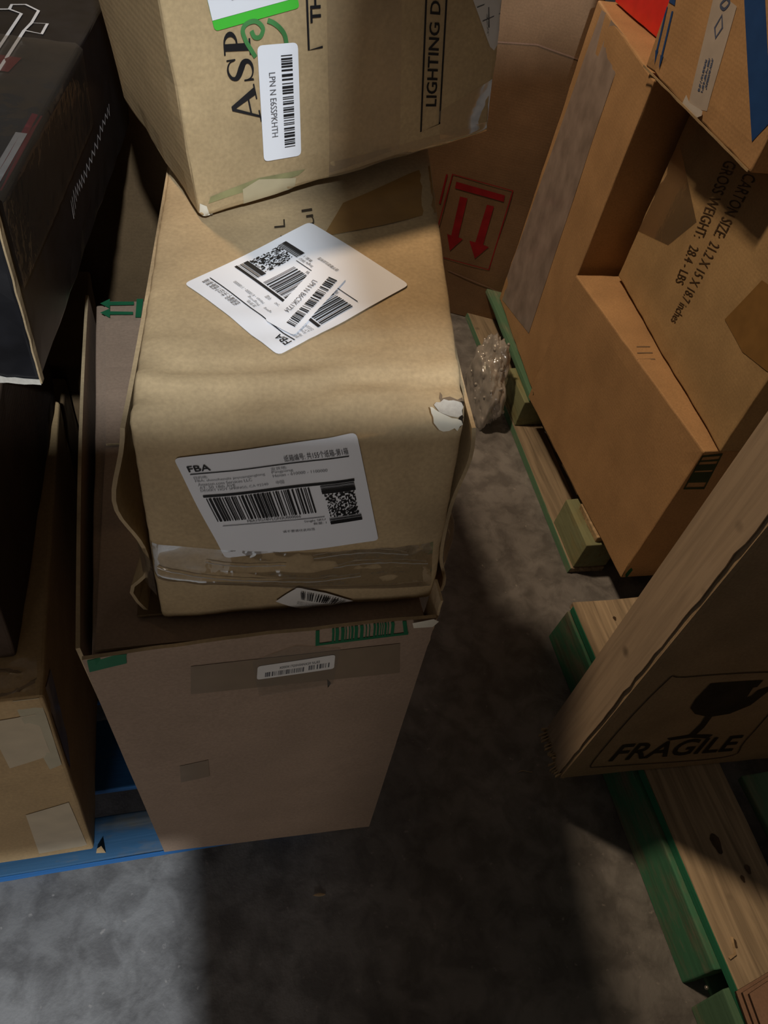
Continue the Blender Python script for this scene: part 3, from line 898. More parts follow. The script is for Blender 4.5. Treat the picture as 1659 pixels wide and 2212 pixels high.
p = Print(Q['gcorner'], b_f, 0.0010)
p.rect(0, 0, 1, 1, 5, 3)
p.build('corner_print', 'green_print', b_root, 'dark green printed corner block')
sheet_from_outline('brown_tape', Q['btape'], 'tape_brown', b_root, b_f, 0.0007)
sheet_from_outline('clear_tape', Q['btape2'], 'clear_tape', b_root, b_f, 0.0012)
lb = label_sheet('small_label', Q['blab'], b_f, b_root, 'label_grey', rad=0.14, lift=0.0014, label='small white barcode label')
p = Print(Q['blab'], b_f, 0.0021)
p.bars(0.1, 0.16, 0.62, 0.46, 5, 50, nv=2); p.bars(0.66, 0.2, 0.95, 0.5, 6, 20, nv=2)
p.build('barcode', 'ink_soft', lb)
p = Print(Q['blab'], b_f, 0.0021); p.text('X000X17O5V04NX29 NUS3', 0.28, 0.6, 0.8, 0.76); p.build('code_text', 'ink_soft', lb)
sheet_from_outline('brown_tape', Q['bsq'], 'tape_brown', b_root, b_f, 0.0007)
sheet_from_outline('torn_nick', Q['bnotch'], 'ink_brown', b_root, b_f, 0.0009, sub=0)
b_t = Surface([v.co + place(b_root) for o in b_root.children if o.name.startswith('lid_flap') for v in o.data.vertices][:0] or [Vector((-1, 0, .8158)), Vector((1, 0, .8158)), Vector((1, 2, .8158)), Vector((-1, 2, .8158))], [(0, 1, 2, 3)])
UPN = Vector((0, 0, 1))
for k in ('garrow1', 'garrow2', 'gbartop'):
    nm = 'arrow_print' if 'arrow' in k else 'bar_print'
    sheet_from_outline(nm, [Vector(v) + Vector((0, 0, 0.004)) for v in Q[k]], 'green_print', b_root, None, 0.0, nrm=UPN, sub=0)
# torn scrap of white paper and broken board corner at the front right rim
sheet_from_outline('torn_paper', [(0.222, 0.428, 0.836), (0.246, 0.427, 0.842), (0.255, 0.429, 0.832), (0.249, 0.428, 0.823), (0.226, 0.429, 0.823)], 'paper_torn', b_root, None, 0.001, nrm=Vector((0, -1, 0)), sub=1)
rows = [[Vector((0.2555 + 0.002 * noise.noise(Vector((k * .7, j, 0))), 0.435 + 0.03 * j / 3, 0.765 + 0.10 * k / 7)) for j in range(4)] for k in range(8)]
slab('torn_corner', rows, 0.003, 'kraft_grey', b_root, edge_mat='board_edge')

# ================================================================== middle carton (crushed, two shipping labels)
M = [Vector(v) for v in ((-0.056, 0.473, 0.8175), (0.260, 0.466, 0.8175), (-0.045, 1.045, 0.8175), (0.30, 1.06, 0.8175),
                         (-0.060, 0.490, 1.106), (0.243, 0.486, 1.102), (-0.012, 1.045, 1.098), (0.332, 1.06, 1.152))]


def crush(w, u, v, z):
    # ridges pressed across the lid near its front, a rolled front edge, a bellied front panel
    if z > 0.97:
        f = max(0.0, 1 - v / 0.32)
        w.z += 0.0062 * f * math.sin(v * 75 + 1.5 * math.sin(u * 5) + 2 * noise.noise(Vector((u * 4, 0, 2)))) * (0.5 + 1.1 * noise.noise(Vector((u * 3, v * 4, 1))))
        w.z += 0.004 * f * noise.noise(Vector((u * 4, v * 45, 9)))
        w.z += 0.004 * noise.noise(Vector((u * 3.1, v * 3.7, 4)))
        for v0, u0, u1, dd in ((0.085, 0.25, 1.0, 0.0030), (0.125, 0.0, 0.75, 0.0026), (0.175, 0.45, 1.0, 0.0022), (0.055, 0.0, 0.6, 0.003)):
            vv = v0 + 0.012 * noise.noise(Vector((u * 3, v0 * 50, 0)))
            w.z -= dd * math.exp(-((v - vv) / 0.013) ** 2) * min(1, max(0, (u - u0) / 0.1)) * min(1, max(0, (u1 - u) / 0.1 + 0.2))
    e = max(0.0, 1 - (v / 0.07)) * max(0.0, (z - 0.8) / 0.2)
    w.z -= 0.016 * e * e * (0.8 + 0.4 * math.sin(u * 4))
    if v < 0.06:
        w.y -= 0.010 * math.sin(math.pi * z) * math.sin(math.pi * min(1, max(0, u)))
        w.y += 0.0035 * math.sin(z * 17 + 2 * u) * max(0.0, 1 - abs(z - 0.32) / 0.25)
        w.y += 0.003 * noise.noise(Vector((u * 4, z * 5, 7)))
        if z < 0.08:
            w.y += 0.002 * (1 - z / 0.08)
    return w


m_root = empty('crushed_carton', (0.12, 0.75, 0.822), 'crushed tan carton with torn corner and diamond-set shipping label, middle of the stack', 'box', MID)
V, F = rounded_hex(M, r=0.008, step=0.009, amp=0.001, edge=0.001, seed=3.0, deform=crush)
mesh_obj('body', V, F, 'kraft_top', m_root, smooth=True)
m_s = Surface(V, F)


def side_sheet(xf, y0, z0, z1, n1=22, n2=14, depth=0.5):
    rows = []
    for k in range(n1):
        w = k / (n1 - 1)
        row = []
        for j in range(n2):
            t = j / (n2 - 1)
            row.append(Vector((xf(w, t), y0(w) + depth * t, z0 + (z1 - z0) * w)))
        rows.append(row)
    return rows


def left_x(w, t):
    bulge = 0.020 * math.exp(-((w - 0.70) / 0.2) ** 2) + 0.026 * math.exp(-((w - 0.10) / 0.12) ** 2)
    body = (-0.056 + 0.011 * t) * (1 - w) + (-0.060 + 0.046 * t) * w
    return body - 0.001 - bulge * (1 - t) ** 5


def left_y(w):
    return 0.484 + 0.012 * w - 0.012 * math.exp(-((w - 0.70) / 0.22) ** 2) + 0.01 * math.exp(-((w - 0.1) / 0.1) ** 2)


slab('side_panel', side_sheet(left_x, left_y, 0.8195, 1.092), 0.004, 'kraft', m_root, edge_mat='board_edge')


def right_x(w, t):
    bulge = 0.010 * math.exp(-((w - 0.88) / 0.22) ** 2) + 0.012 * math.exp(-((w - 0.06) / 0.13) ** 2)
    body = (0.260 + 0.036 * t) * (1 - w) + (0.243 + 0.078 * t) * w
    return body + 0.001 + bulge * (1 - t) ** 5


def right_y(w):
    return 0.478 + 0.012 * w - 0.006 * math.exp(-((w - 0.9) / 0.2) ** 2)


slab('side_panel', side_sheet(right_x, right_y, 0.8195, 1.085), -0.004, 'kraft', m_root, edge_mat='board_edge')
# bottom flap poking out on the left
rows = [[Vector((-0.082 + 0.035 * j / 4 + 0.004 * i / 5, 0.482 + 0.10 * i / 5, 0.820 + 0.0035 * math.sin(i) * .4)) for j in range(5)] for i in range(6)]
slab('bottom_flap', rows, 0.004, 'kraft_deep', m_root, edge_mat='board_edge')
# torn upper right corner: bared liner, dark patch painted for the shade in the hole, curled paper
TC = Vector((0.0, -0.6, 0.8))
TC.normalize()


def mpx(pts, lift, name, mat, sub=1, nrm=None):
    return sheet_from_outline(name, pts, mat, m_root, m_s, lift, nrm=nrm or TC, sub=sub)


mpx(Q['tear_hole'], 0.0012, 'torn_hole_shade', 'hollow_shade')
mpx(Q['tear_crack'], 0.0010, 'torn_crack', 'tape_brown', sub=0)
mpx(Q['tear_liner'], 0.0022, 'bared_liner', 'raw_liner')
curl = [Vector(v) for v in Q['tear_paper']]
cc = sum(curl, Vector()) / len(curl)
sheet_from_outline('curled_paper', [v + TC * 0.006 for v in curl], 'paper_torn', m_root, m_s, 0.006, nrm=TC, sub=2)
# stretch film band around the lower third
bandV, bandF = [], []
nU, nV = 60, 9
for i in range(nU + 1):
    u = i / nU
    for j in range(nV + 1):
        v = j / nV
        pt = bil(Q['M_band'], u, 1 - v)
        pt = pt + Vector((0, 0, 0.004 * math.sin(u * 3.14) * -1.5))
        s = m_s.on(pt, Vector((0, -1, 0)), 0.0016)
        s.y -= 0.0018 * abs(noise.noise(Vector((u * 10, v * 30, 0)))) + (0.0025 if j in (1, 2) else 0)
        bandV.append(s)
for i in range(nU):
    for j in range(nV):
        a = i * (nV + 1) + j
        bandF.append((a, a + 1, a + nV + 2, a + nV + 1))
mesh_obj('stretch_film', bandV, bandF, 'stretch_film', m_root, smooth=True, label='clear film wrapped round the carton')
def tube(name, pts, rad, mat, parent, n_=6):
    V_, F_t = [], []
    pts = [Vector(v) for v in pts]
    for i, c in enumerate(pts):
        d = (pts[min(i + 1, len(pts) - 1)] - pts[max(i - 1, 0)]).normalized()
        a = d.cross(Vector((0.1, -0.3, 0.95))).normalized(); b = d.cross(a)
        rr_ = rad * (0.4 + 0.9 * abs(noise.noise(Vector((i * .23, rad * 900, 1)))))
        for k in range(n_):
            t = 2 * math.pi * k / n_
            V_.append(c + (a * math.cos(t) + b * math.sin(t)) * rr_)
    for i in range(len(pts) - 1):
        for k in range(n_):
            F_t.append((i * n_ + k, i * n_ + (k + 1) % n_, (i + 1) * n_ + (k + 1) % n_, (i + 1) * n_ + k))
    return mesh_obj(name, V_, F_t, mat, parent, smooth=True)


for v0, u0, u1, sag in ((0.36, 0.02, 0.72, 0.010), (0.62, 0.18, 0.45, 0.003), (0.58, 0.62, 0.98, -0.004), (0.80, 0.55, 0.9, -0.006)):
    pts = []
    for i in range(33):
        u = u0 + (u1 - u0) * i / 32
        pt = bil(Q['M_band'], u, 1 - v0) - Vector((0, 0, sag * math.sin(math.pi * i / 32)))
        pt.z += 0.0012 * noise.noise(Vector((u * 30, v0 * 10, 0)))
        pts.append(m_s.on(pt, Vector((0, -1, 0)), 0.0045))
    tube('film_fold_glint', pts, 0.0011, 'film_fold_glint', m_root)  # whitish tubes draw the highlights on the folds
for side, x0 in ((0, -0.056), (1, 0.262)):
    rows = []
    for k in range(10):
        w = k / 9
        rows.append([Vector((x0 + (-0.014 if side == 0 else 0.008) * math.sin(t / 5 * 3.0) + 0.003 * noise.noise(Vector((k, t, side))), 0.470 + 0.012 * t, 0.874 + 0.06 * w)) for t in range(6)])
    slab('film_edge', rows, 0.0006, 'stretch_film', m_root)
# labels
l1 = label_sheet('shipping_label', Q['flab'], m_s, m_root, rad=0.04, lift=0.0018, label='white shipping label with barcode on the front')
fba_print(Q['flab'], m_s, l1, 21)
l2 = label_sheet('shipping_label', Q['diam'], m_s, m_root, rad=0.05, lift=0.0018, label='white shipping label set diamond-wise on the lid')
dq = Q['diam']
# read from the near corner: bottom-left, bottom-right, top-right, top-left of the print
fba_print([dq[0], dq[1], dq[2], dq[3]], m_s, l2, 33)
l3 = label_sheet('return_label', Q['lpn2'], m_s, m_root, rad=0.12, lift=0.0038, label='narrow white barcode label stuck over the shipping label')
lpn_print(Q['lpn2'], m_s, l3, 'LPN N B6CSK1724', 41, lift=0.0048)
l4 = sheet_from_outline('crumpled_label', Q['slab'], 'label_grey', m_root, m_s, 0.003, nrm=Vector((0, -1, 0.2)).normalized(), sub=2, label='small crumpled barcode label')
p = Print(Q['slabbar'], m_s, 0.0055, nrm=Vector((0, -1, 0.2)).normalized()); p.bars(0, 0, 1, 1, 8, 40, nv=2); p.build('barcode', 'ink', l4)
p = Print(Q['slabtxt'], m_s, 0.0055, nrm=Vector((0, -1, 0.2)).normalized()); p.text('X001AQ7K5F', 0.2, 0.1, 0.9, 0.6); p.build('code_text', 'ink_soft', l4)
sheet_from_outline('brown_tape', Q['M_tape'], 'tape_amber', m_root, m_s, 0.0008, nrm=UPN)
p = Print(Q['M_txt1'], m_s, 0.0012); p.text('& L', 0, 0, 1, 1); p.build('lid_print', 'ink_brown', m_root)
p = Print(Q['M_txt2'], m_s, 0.0012); p.text('ul', 0, 0, 1, 1); p.build('lid_print', 'ink_brown', m_root)

# ================================================================== upper carton (large serif print, lime-edged label)
dA = Vector((-0.2934, 0.9560, 0.0)) * 0.30
a0, a1, a2, a3 = Vector((0.0147, 0.8181, 1.1070)), Vector((0.3800, 0.9302, 1.1780)), Vector((-0.0221, 0.8068, 1.3882)), Vector((0.3492, 0.9207, 1.4018))
A = [a0, a1, a0 + dA + Vector((0, 0, .012)), a1 + dA, a2, a3, a2 + dA, a3 + dA]
a_root, a_s = carton('printed_carton', A, 'kraft', 'tan carton with large black serif lettering, topmost of the middle stack', MID, r=0.006, amp=0.003, edge=0.003, seed=5.0, step=0.03)
gl = label_sheet('lime_label', Q['greenlab'], a_s, a_root, 'green_lime', rad=0.06, lift=0.0012, label='white label with bright lime green border')
p = Print(Q['greenlab'], a_s, 0.0018); p.rect(0.0, 0.13, 0.93, 1, 8, 8); p.build('white_field', 'label_white', gl)
p = Print(Q['greenlab'], a_s, 0.0024); p.rect(0.26, 0.30, 0.40, 0.36); p.rect(0.3, 0.36, 0.36, 0.7); p.build('black_mark', 'ink', gl)
# serif capitals, drawn as filled strokes


def serif(q, kind):
    p = Print(q, a_s, 0.0013)
    if kind == 'A':
        p.poly([(0.44, 1), (0.56, 1), (0.93, 0.05), (0.73, 0.05)])
        p.poly([(0.44, 1), (0.50, 0.9), (0.19, 0.05), (0.12, 0.05)])
        p.rect(0.27, 0.30, 0.80, 0.36)
        p.rect(0.0, 0, 0.32, 0.05); p.rect(0.62, 0, 1.02, 0.05)
    if kind == 'S':
        path = [(0.86, 0.68), (0.80, 0.86), (0.62, 0.96), (0.42, 0.96), (0.24, 0.86), (0.21, 0.70), (0.34, 0.58), (0.58, 0.46), (0.78, 0.34), (0.80, 0.18), (0.66, 0.06), (0.42, 0.04), (0.22, 0.14), (0.13, 0.34)]
        wd = [.03, .05, .06, .08, .12, .17, .2, .22, .2, .16, .1, .06, .05, .03]
        pts = smooth_pts([(a, b, 0) for a, b in path], 4)
        ws = []
        for i in range(len(path) - 1):
            ws += [wd[i] + (wd[i + 1] - wd[i]) * t / 4 for t in range(4)]
        ws.append(wd[-1])
        b = len(p.v)
        for i, c in enumerate(pts):
            d = (pts[min(i + 1, len(pts) - 1)] - pts[max(i - 1, 0)]).normalized()
            for s in (1, -1):
                p.v.append(p.P(c.x - d.y * ws[i] / 2 * s, c.y + d.x * ws[i] / 2 * s))
        for i in range(len(pts) - 1):
            p.f.append((b + 2 * i, b + 2 * i + 1, b + 2 * i + 3, b + 2 * i + 2))
        p.poly([(0.10, 0.40), (0.16, 0.40), (0.20, 0.05), (0.12, 0.02)])
        p.poly([(0.84, 0.98), (0.90, 0.98), (0.92, 0.66), (0.87, 0.64)])
    if kind == 'P':
        p.rect(0.14, 0.0, 0.40, 1.0, 1, 3)
        p.rect(0.0, 0, 0.55, 0.06); p.rect(0.0, 0.94, 0.4, 1.0)
        out = [(0.40 + 0.42 * math.sin(t), 0.74 + 0.26 * math.cos(t)) for t in [math.pi * i / 10 for i in range(11)]]
        inn = [(0.40 + 0.24 * math.sin(t), 0.74 + 0.20 * math.cos(t)) for t in [math.pi * i / 10 for i in range(11)]]
        for i in range(10):
            p.poly([out[i], out[i + 1], inn[i + 1], inn[i]])
    p.build('serif_letter', 'ink', a_root)


serif(Q['A_A'], 'A'); serif(Q['A_S'], 'S'); serif(Q['A_P'], 'P')
p = Print(Q['TH'], a_s, 0.0013); p.text('TH', 0, 0, 0.52, 1, bold=0.03); p.build('box_text', 'ink', a_root)
ribbon('box_line', Q['THbox'], 0.0022, 'ink', a_root, a_s)
p = Print(Q['LIGHT'], a_s, 0.0013); p.text('LIGHTING D', 0, 0, 0.625, 1, bold=0.015); p.build('box_text', 'ink', a_root)
ribbon('box_line', Q['LIGHTbox'], 0.0024, 'ink', a_root, a_s, closed=True)
ribbon('marker_scribble', smooth_pts(Q['mark1']), 0.0042, 'green_marker', a_root, a_s, 0.0016)
ribbon('marker_scribble', smooth_pts(Q['mark2']), 0.0045, 'green_marker', a_root, a_s, 0.0016)
la = label_sheet('return_label', Q['lpn1'], a_s, a_root, rad=0.13, lift=0.0018, label='white barcode label with rounded corners')
lpn_print(Q['lpn1'], a_s, la, 'LPN N E6SSPKHTH', 51, lift=0.0026)
sl = sheet_from_outline('size_label', Q['sizelab'], 'label_grey', a_root, a_s, 0.0012, label='corner of a white label with a line drawing')
sq = Q['sizelab']
ribbon('line_drawing', [Vector(sq[0]).lerp(Vector(sq[2]), .35), Vector(sq[4]).lerp(Vector(sq[2]), .22)], 0.0012, 'ink_soft', sl, a_s, 0.0018)
ribbon('line_drawing', [Vector(sq[0]).lerp(Vector(sq[2]), .55), Vector(sq[4]).lerp(Vector(sq[2]), .45)], 0.0012, 'ink_soft', sl, a_s, 0.0018)
ribbon('line_drawing', [Vector(sq[0]).lerp(Vector(sq[2]), .5).lerp(Vector(sq[4]), .3), Vector(sq[0]).lerp(Vector(sq[2]), .72).lerp(Vector(sq[4]), .1)], 0.0012, 'ink_soft', sl, a_s, 0.0018)
p = Print([Vector(sq[0]).lerp(Vector(sq[2]), .78), Vector(sq[0]).lerp(Vector(sq[2]), .6).lerp(Vector(sq[4]), .22), Vector(sq[0]).lerp(Vector(sq[2]), .54).lerp(Vector(sq[4]), .18), Vector(sq[0]).lerp(Vector(sq[2]), .72)], a_s, 0.0018)
p.text('SIZE', 0, 0, 1, 1); p.build('drawing_text', 'ink_soft', sl)
sheet_from_outline('clear_tape', Q['A_tape'], 'clear_tape', a_root, a_s, 0.0008, sub=3)
sheet_from_outline('clear_tape', Q['A_tape2'], 'clear_tape', a_root, a_s, 0.0010, sub=3)
sheet_from_outline('clear_tape', Q['A_tape3'], 'clear_tape', a_root, a_s, 0.0012, sub=2)
sheet_from_outline('green_smear', Q['A_green'], 'green_smear', a_root, a_s, 0.0006)
sheet_from_outline('paper_residue', Q['A_patch'], 'tape_pale_grey', a_root, a_s, 0.0008)
sheet_from_outline('crushed_corner', Q['A_torn'], 'paper_torn', a_root, a_s, 0.0012, sub=2, label='crushed whitened corner')

# ================================================================== blue pallet under the left and middle stacks
bp = empty('blue_pallet', (-0.33, 0.95, 0), 'blue painted wooden pallet under the left and middle stacks', 'pallet')
for i, (y0, y1, m) in enumerate(((0.437, 0.515, 'wood_blue_worn'), (0.56, 0.70, 'wood_blue'), (0.74, 0.86, 'wood_blue'), (0.90, 1.02, 'wood_blue'), (1.05, 1.12, 'wood_blue'))):
    board('deck_board', hexbox(-0.92, 0.185, y0, y1, 0.119, 0.1375), m, bp, seed=i * 3.1)
mesh_obj('board_edge', *rounded_hex(hexbox(-0.92, 0.186, 0.4355, 0.438, 0.1195, 0.137), r=0.0005, step=0.1, amp=0, edge=0), 'wood_blue', bp)
for i, x in enumerate((-0.92, -0.42, 0.07)):
    board('stringer_board', hexbox(x, x + 0.11, 0.44, 1.12, 0.100, 0.119), 'wood_blue', bp, seed=i + .3)
    board('bottom_board', hexbox(x, x + 0.11, 0.47, 1.12, 0.0, 0.018), 'wood_blue', bp, seed=i + .7)
    for y in (0.50, 0.76, 0.99):
        board('block', hexbox(x + 0.01, x + 0.10, y, y + 0.11, 0.018, 0.100), 'wood_blue', bp, seed=i + y, step=0.05)

# ================================================================== left stack
L1 = [Vector(v) for v in ((-0.74, 0.462, 0.14), (-0.224, 0.457, 0.14), (-0.74, 1.0, 0.14), (-0.236, 1.0, 0.14),
                          (-0.74, 0.466, 0.69), (-0.202, 0.463, 0.69), (-0.74, 1.0, 0.69), (-0.222, 1.0, 0.69))]
l_root, l_s = carton('taped_carton', L1, 'kraft_pale', 'tan carton with pale tape patches, lowest of the left stack', LEFT, r=0.005, amp=0.002, seed=9)
sheet_from_outline('tape_patch', Q['l1t1'], 'tape_pale', l_root, l_s, 0.001)
sheet_from_outline('tape_patch', Q['l1t2'], 'tape_pale', l_root, l_s, 0.001)
sheet_from_outline('corner_tape', [(-0.236, .457, .70), (-0.2045, .457, .70), (-0.215, .457, .50), (-0.232, .457, .49)], 'tape_pale_grey', l_root, l_s, 0.001, nrm=Vector((0, -1, 0)))
sheet_from_outline('side_tape', [(-0.2, .47, .69), (-0.2, .52, .66), (-0.2, .50, .50), (-0.2, .47, .46)], 'tape_grey', l_root, l_s, 0.001, nrm=Vector((1, 0, 0)))
V = [Vector((-0.222, .452, .139)), Vector((-0.206, .450, .139)), Vector((-0.209, .452, .172)), Vector((-0.219, .455, .152))]
sheet_from_outline('peeled_paper', V, 'kraft_pale', l_root, None, 0.001, nrm=Vector((.2, -1, .3)).normalized(), sub=1)
# crumpled film on the lid of that carton
fV, fF = [], []
for i in range(15):
    for j in range(11):
        x, y = -0.34 + 0.13 * i / 14, 0.466 + 0.045 * j / 10
        fV.append(Vector((x, y, 0.694 + 0.022 * abs(noise.noise(Vector((x * 30, y * 40, 2)))) + 0.008 * noise.noise(Vector((x * 80, y * 80, 5))))))
for i in range(14):
    for j in range(10):
        a = i * 11 + j
        fF.append((a, a + 1, a + 12, a + 11))
mesh_obj('film_scrap', fV, fF, 'stretch_film', l_root, smooth=True)

L2 = [Vector(v) for v in ((-0.75, 0.53, 0.693), (-0.236, 0.52, 0.693), (-0.75, 1.0, 0.693), (-0.225, 1.0, 0.693),
                          (-0.75, 0.54, 0.945), (-0.225, 0.53, 0.945), (-0.75, 1.0, 0.945), (-0.212, 1.0, 0.945))]
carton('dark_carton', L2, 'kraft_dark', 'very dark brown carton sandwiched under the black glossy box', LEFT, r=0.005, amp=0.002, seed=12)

k_d = Vector((0.124, 0.992, 0))
k_l = Vector((-0.992, 0.124, 0))
kb, kt = Vector((-0.177, 0.731, 0.95)), Vector((-0.179, 0.733, 1.160))
K2 = [kb + k_l * .55, kb, kb + k_l * .55 + k_d * .72, kb + k_d * .72, kt + k_l * .55, kt, kt + k_l * .55 + k_d * .72, kt + k_d * .72]
k_root, k_s = carton('black_box', K2, 'black_gloss', 'glossy black printed box wrapped in clear film, topmost of the left stack', LEFT, r=0.004, amp=0.0015, seed=14)
KR = Vector((0.992, -0.124, 0))
rows = []
for i in range(15):
    w = i / 14
    e = kb.lerp(kt, w) + KR * 0.002
    j = 0.0016 * noise.noise(Vector((w * 20, 0, 3)))
    rows.append([e - k_d * 0.003 + KR * j, e + k_d * (0.006 + abs(j))])
slab('worn_edge', rows, 0.002, 'board_edge', k_root, label='worn raw cardboard edge')
rows = []
for i in range(13):
    w = i / 12
    e = kb + k_l * (0.11 * w) - k_d * 0.002
    rows.append([e + Vector((0, 0, -0.003 + 0.002 * noise.noise(Vector((w * 14, 2, 0))))), e + Vector((0, 0, 0.004 + 0.004 * abs(noise.noise(Vector((w * 11, 6, 0))))))])
slab('worn_edge', rows, 0.0015, 'raw_liner', k_root, label='worn raw cardboard edge')
# script lettering on the side: a thin zigzag of outlined letters
zz = smooth_pts(Q['k2txt'], 7)
zp = []
for i, v in enumerate(zz):
    amp = 0.010 + 0.012 * math.exp(-i / 5)
    zp.append(v + Vector((0, 0, amp * (1 if i % 2 else -1) * (0.5 + 0.5 * abs(noise.noise(Vector((i * .9, 0, 0))))))))
ribbon('script_lettering', zp, 0.0032, 'white_print', k_root, k_s, 0.001, nrm=KR)
for k in ('k2icon1', 'k2icon2', 'k2icon3'):
    ribbon('outline_drawing', Q[k], 0.0042, 'white_print', k_root, k_s, 0.001, nrm=UPN)
ribbon('maroon_stripe', smooth_pts(Q['k2red'], 4), 0.016, 'maroon_print', k_root, k_s, 0.001, nrm=UPN)
ribbon('maroon_stripe', smooth_pts(Q['k2red2'], 4), 0.03, 'maroon_print', k_root, k_s, 0.001, nrm=UPN)
ribbon('grey_stripe', [Vector(v) + Vector((-0.014, -0.05, 0)) for v in Q['k2red']], 0.012, 'ink_faint', k_root, k_s, 0.001, nrm=UPN)
# the film: a wrinkled sheet over lid and side
fV, fF = [], []
nI, nJ = 40, 34
for i in range(nI + 1):
    for j in range(nJ + 1):
        t, s = i / nI, j / nJ
        across = -0.20 + 0.30 * s                  # <0 on the lid, >0 down the side
        base = kt + k_d * (0.02 + 0.42 * t)
        wr = 0.006 * abs(noise.noise(Vector((t * 26, s * 7, 0)))) + 0.004 * abs(noise.noise(Vector((t * 9, s * 22, 4))))
        wr *= (0.30 + 1.2 * math.exp(-((t - 0.42) / 0.2) ** 2)) * (1.0 if s < .66 else 0.18)
        if across < 0:
            pt = base + k_l * (-across) + Vector((0, 0, 0.0022 + wr))
        else:
            pt = base - Vector((0, 0, across)) + KR * (0.0022 + wr)
        fV.append(pt)
for i in range(nI):
    for j in range(nJ):
        a = i * (nJ + 1) + j
        fF.append((a, a + 1, a + nJ + 2, a + nJ + 1))
mesh_obj('stretch_film', fV, fF, 'stretch_film', k_root, smooth=True, label='wrinkled clear film')

# dim cartons standing behind, between the left and middle stacks
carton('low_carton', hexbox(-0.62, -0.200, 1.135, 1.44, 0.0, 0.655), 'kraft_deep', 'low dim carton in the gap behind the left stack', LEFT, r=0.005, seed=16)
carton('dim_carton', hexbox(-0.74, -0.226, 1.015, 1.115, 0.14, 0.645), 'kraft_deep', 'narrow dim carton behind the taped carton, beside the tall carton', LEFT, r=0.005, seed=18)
carton('rear_shade_carton', hexbox(0.0, 0.335, 1.128, 1.47, 0.0, 1.0), 'kraft_deep', 'hidden carton added close behind the crushed carton to shade the aisle', seed=19)  # added out of sight to keep the warm lamp off the aisle floor
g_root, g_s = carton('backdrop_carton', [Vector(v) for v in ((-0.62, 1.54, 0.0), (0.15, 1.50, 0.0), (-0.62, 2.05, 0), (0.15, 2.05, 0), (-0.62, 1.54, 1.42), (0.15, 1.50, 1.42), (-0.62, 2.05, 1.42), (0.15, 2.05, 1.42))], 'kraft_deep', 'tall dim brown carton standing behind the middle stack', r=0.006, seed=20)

# ================================================================== right side: carton with red arrows at the end of the aisle
kd = Vector((0.903, -0.43, 0)); kn = Vector((0.43, 0.903, 0))
k0 = Vector((0.93, 2.24, 0)) + kd * 0.21
k1 = Vector((0.93, 2.24, 0)) - kd * 0.72
up = Vector((0, 0, 1.22))
rc_root, rc_s = carton('red_arrow_carton', [k1, k0, k1 + kn * .5, k0 + kn * .5, k1 + up, k0 + up, k1 + kn * .5 + up, k0 + kn * .5 + up], 'kraft_red', 'reddish brown carton with red downward arrows in a frame', r=0.005, amp=0.004, seed=22)
RN = -kn
ribbon('frame_print', Q['kframe'], 0.0045, 'red_print', rc_root, rc_s, 0.0012, nrm=RN, closed=True)
ribbon('frame_print', Q['kframe2'], 0.006, 'red_print', rc_root, rc_s, 0.0012, nrm=RN)
sheet_from_outline('bar_print', Q['kbar'], 'red_print', rc_root, rc_s, 0.0012, nrm=RN)
for k in ('karr1', 'karr2'):
    p = Print([(0, 0, 0)] * 4, rc_s, 0.0012, nrm=RN)
    q = [Vector(v) for v in Q[k]]
    q = [rc_s.on(v, RN, 0.0012) for v in q]
    mesh_obj('arrow_print', q, [(0, 1, 2, 6), (6, 2, 3, 4), (6, 4, 5)], 'red_print', rc_root)
ribbon('panel_crease', Q['kcrease'], 0.004, 'kraft_rose', rc_root, rc_s, 0.001, nrm=RN)
ribbon('panel_crease', [(0.893, 2.257, 0.168), (1.085, 2.166, 0.135)], 0.005, 'kraft_rose', rc_root, rc_s, 0.001, nrm=RN)

# ================================================================== far green pallet
gp = empty('green_pallet', (1.4, 1.6, 0), 'worn green block pallet under the right stack, farther of the two', 'pallet', 'green pallets')
board('bottom_board', [Vector(v) for v in ((0.946, 1.035, 0), (1.05, 1.03, 0), (0.985, 2.25, 0), (1.09, 2.25, 0), (0.95, 1.035, .02), (1.05, 1.03, .02), (0.989, 2.25, .02), (1.09, 2.25, .02))], 'wood_grey', gp, seed=1)
rows = [[Vector((0.9455 + .039 * i / 20, 1.035 + 1.2 * i / 20, 0.001)), Vector((0.949 + .039 * i / 20, 1.035 + 1.2 * i / 20, 0.0205))] for i in range(21)]
slab('green_board_edge', rows, 0.0025, 'wood_green_soft', gp, label='pale green painted edge of the bottom board')
board('bottom_board', hexbox(1.10, 1.19, 1.05, 2.25, 0.0, 0.018), 'wood_bare', gp, seed=2)
for i, (y, l) in enumerate(((1.035, 0.165), (1.60, 0.17))):
    sx = 0.955 + (y - 1.035) * 0.032
    board('block', [Vector(v) for v in ((sx, y, .02), (sx + .1, y, .02), (sx + .004, y + l, .02), (sx + .104, y + l, .02), (sx + .006, y, .118), (sx + .106, y, .118), (sx + .01, y + l, .118), (sx + .11, y + l, .118))], 'wood_olive', gp, seed=i + 3, step=0.05)
    board('block', hexbox(1.45, 1.55, y, y + l, 0.0, .118), 'wood_olive', gp, seed=i + 6, step=0.05)
    board('block', hexbox(1.95, 2.05, y, y + l, 0.0, .118), 'wood_olive', gp, seed=i + 9, step=0.05)
board('edge_board', [Vector(v) for v in ((0.992, 1.60, .118), (1.09, 1.6, .118), (1.03, 2.26, .118), (1.13, 2.26, .118), (0.995, 1.60, .1372), (1.09, 1.6, .1372), (1.033, 2.26, .1372), (1.13, 2.26, .1372))], 'wood_green_soft', gp, seed=7)
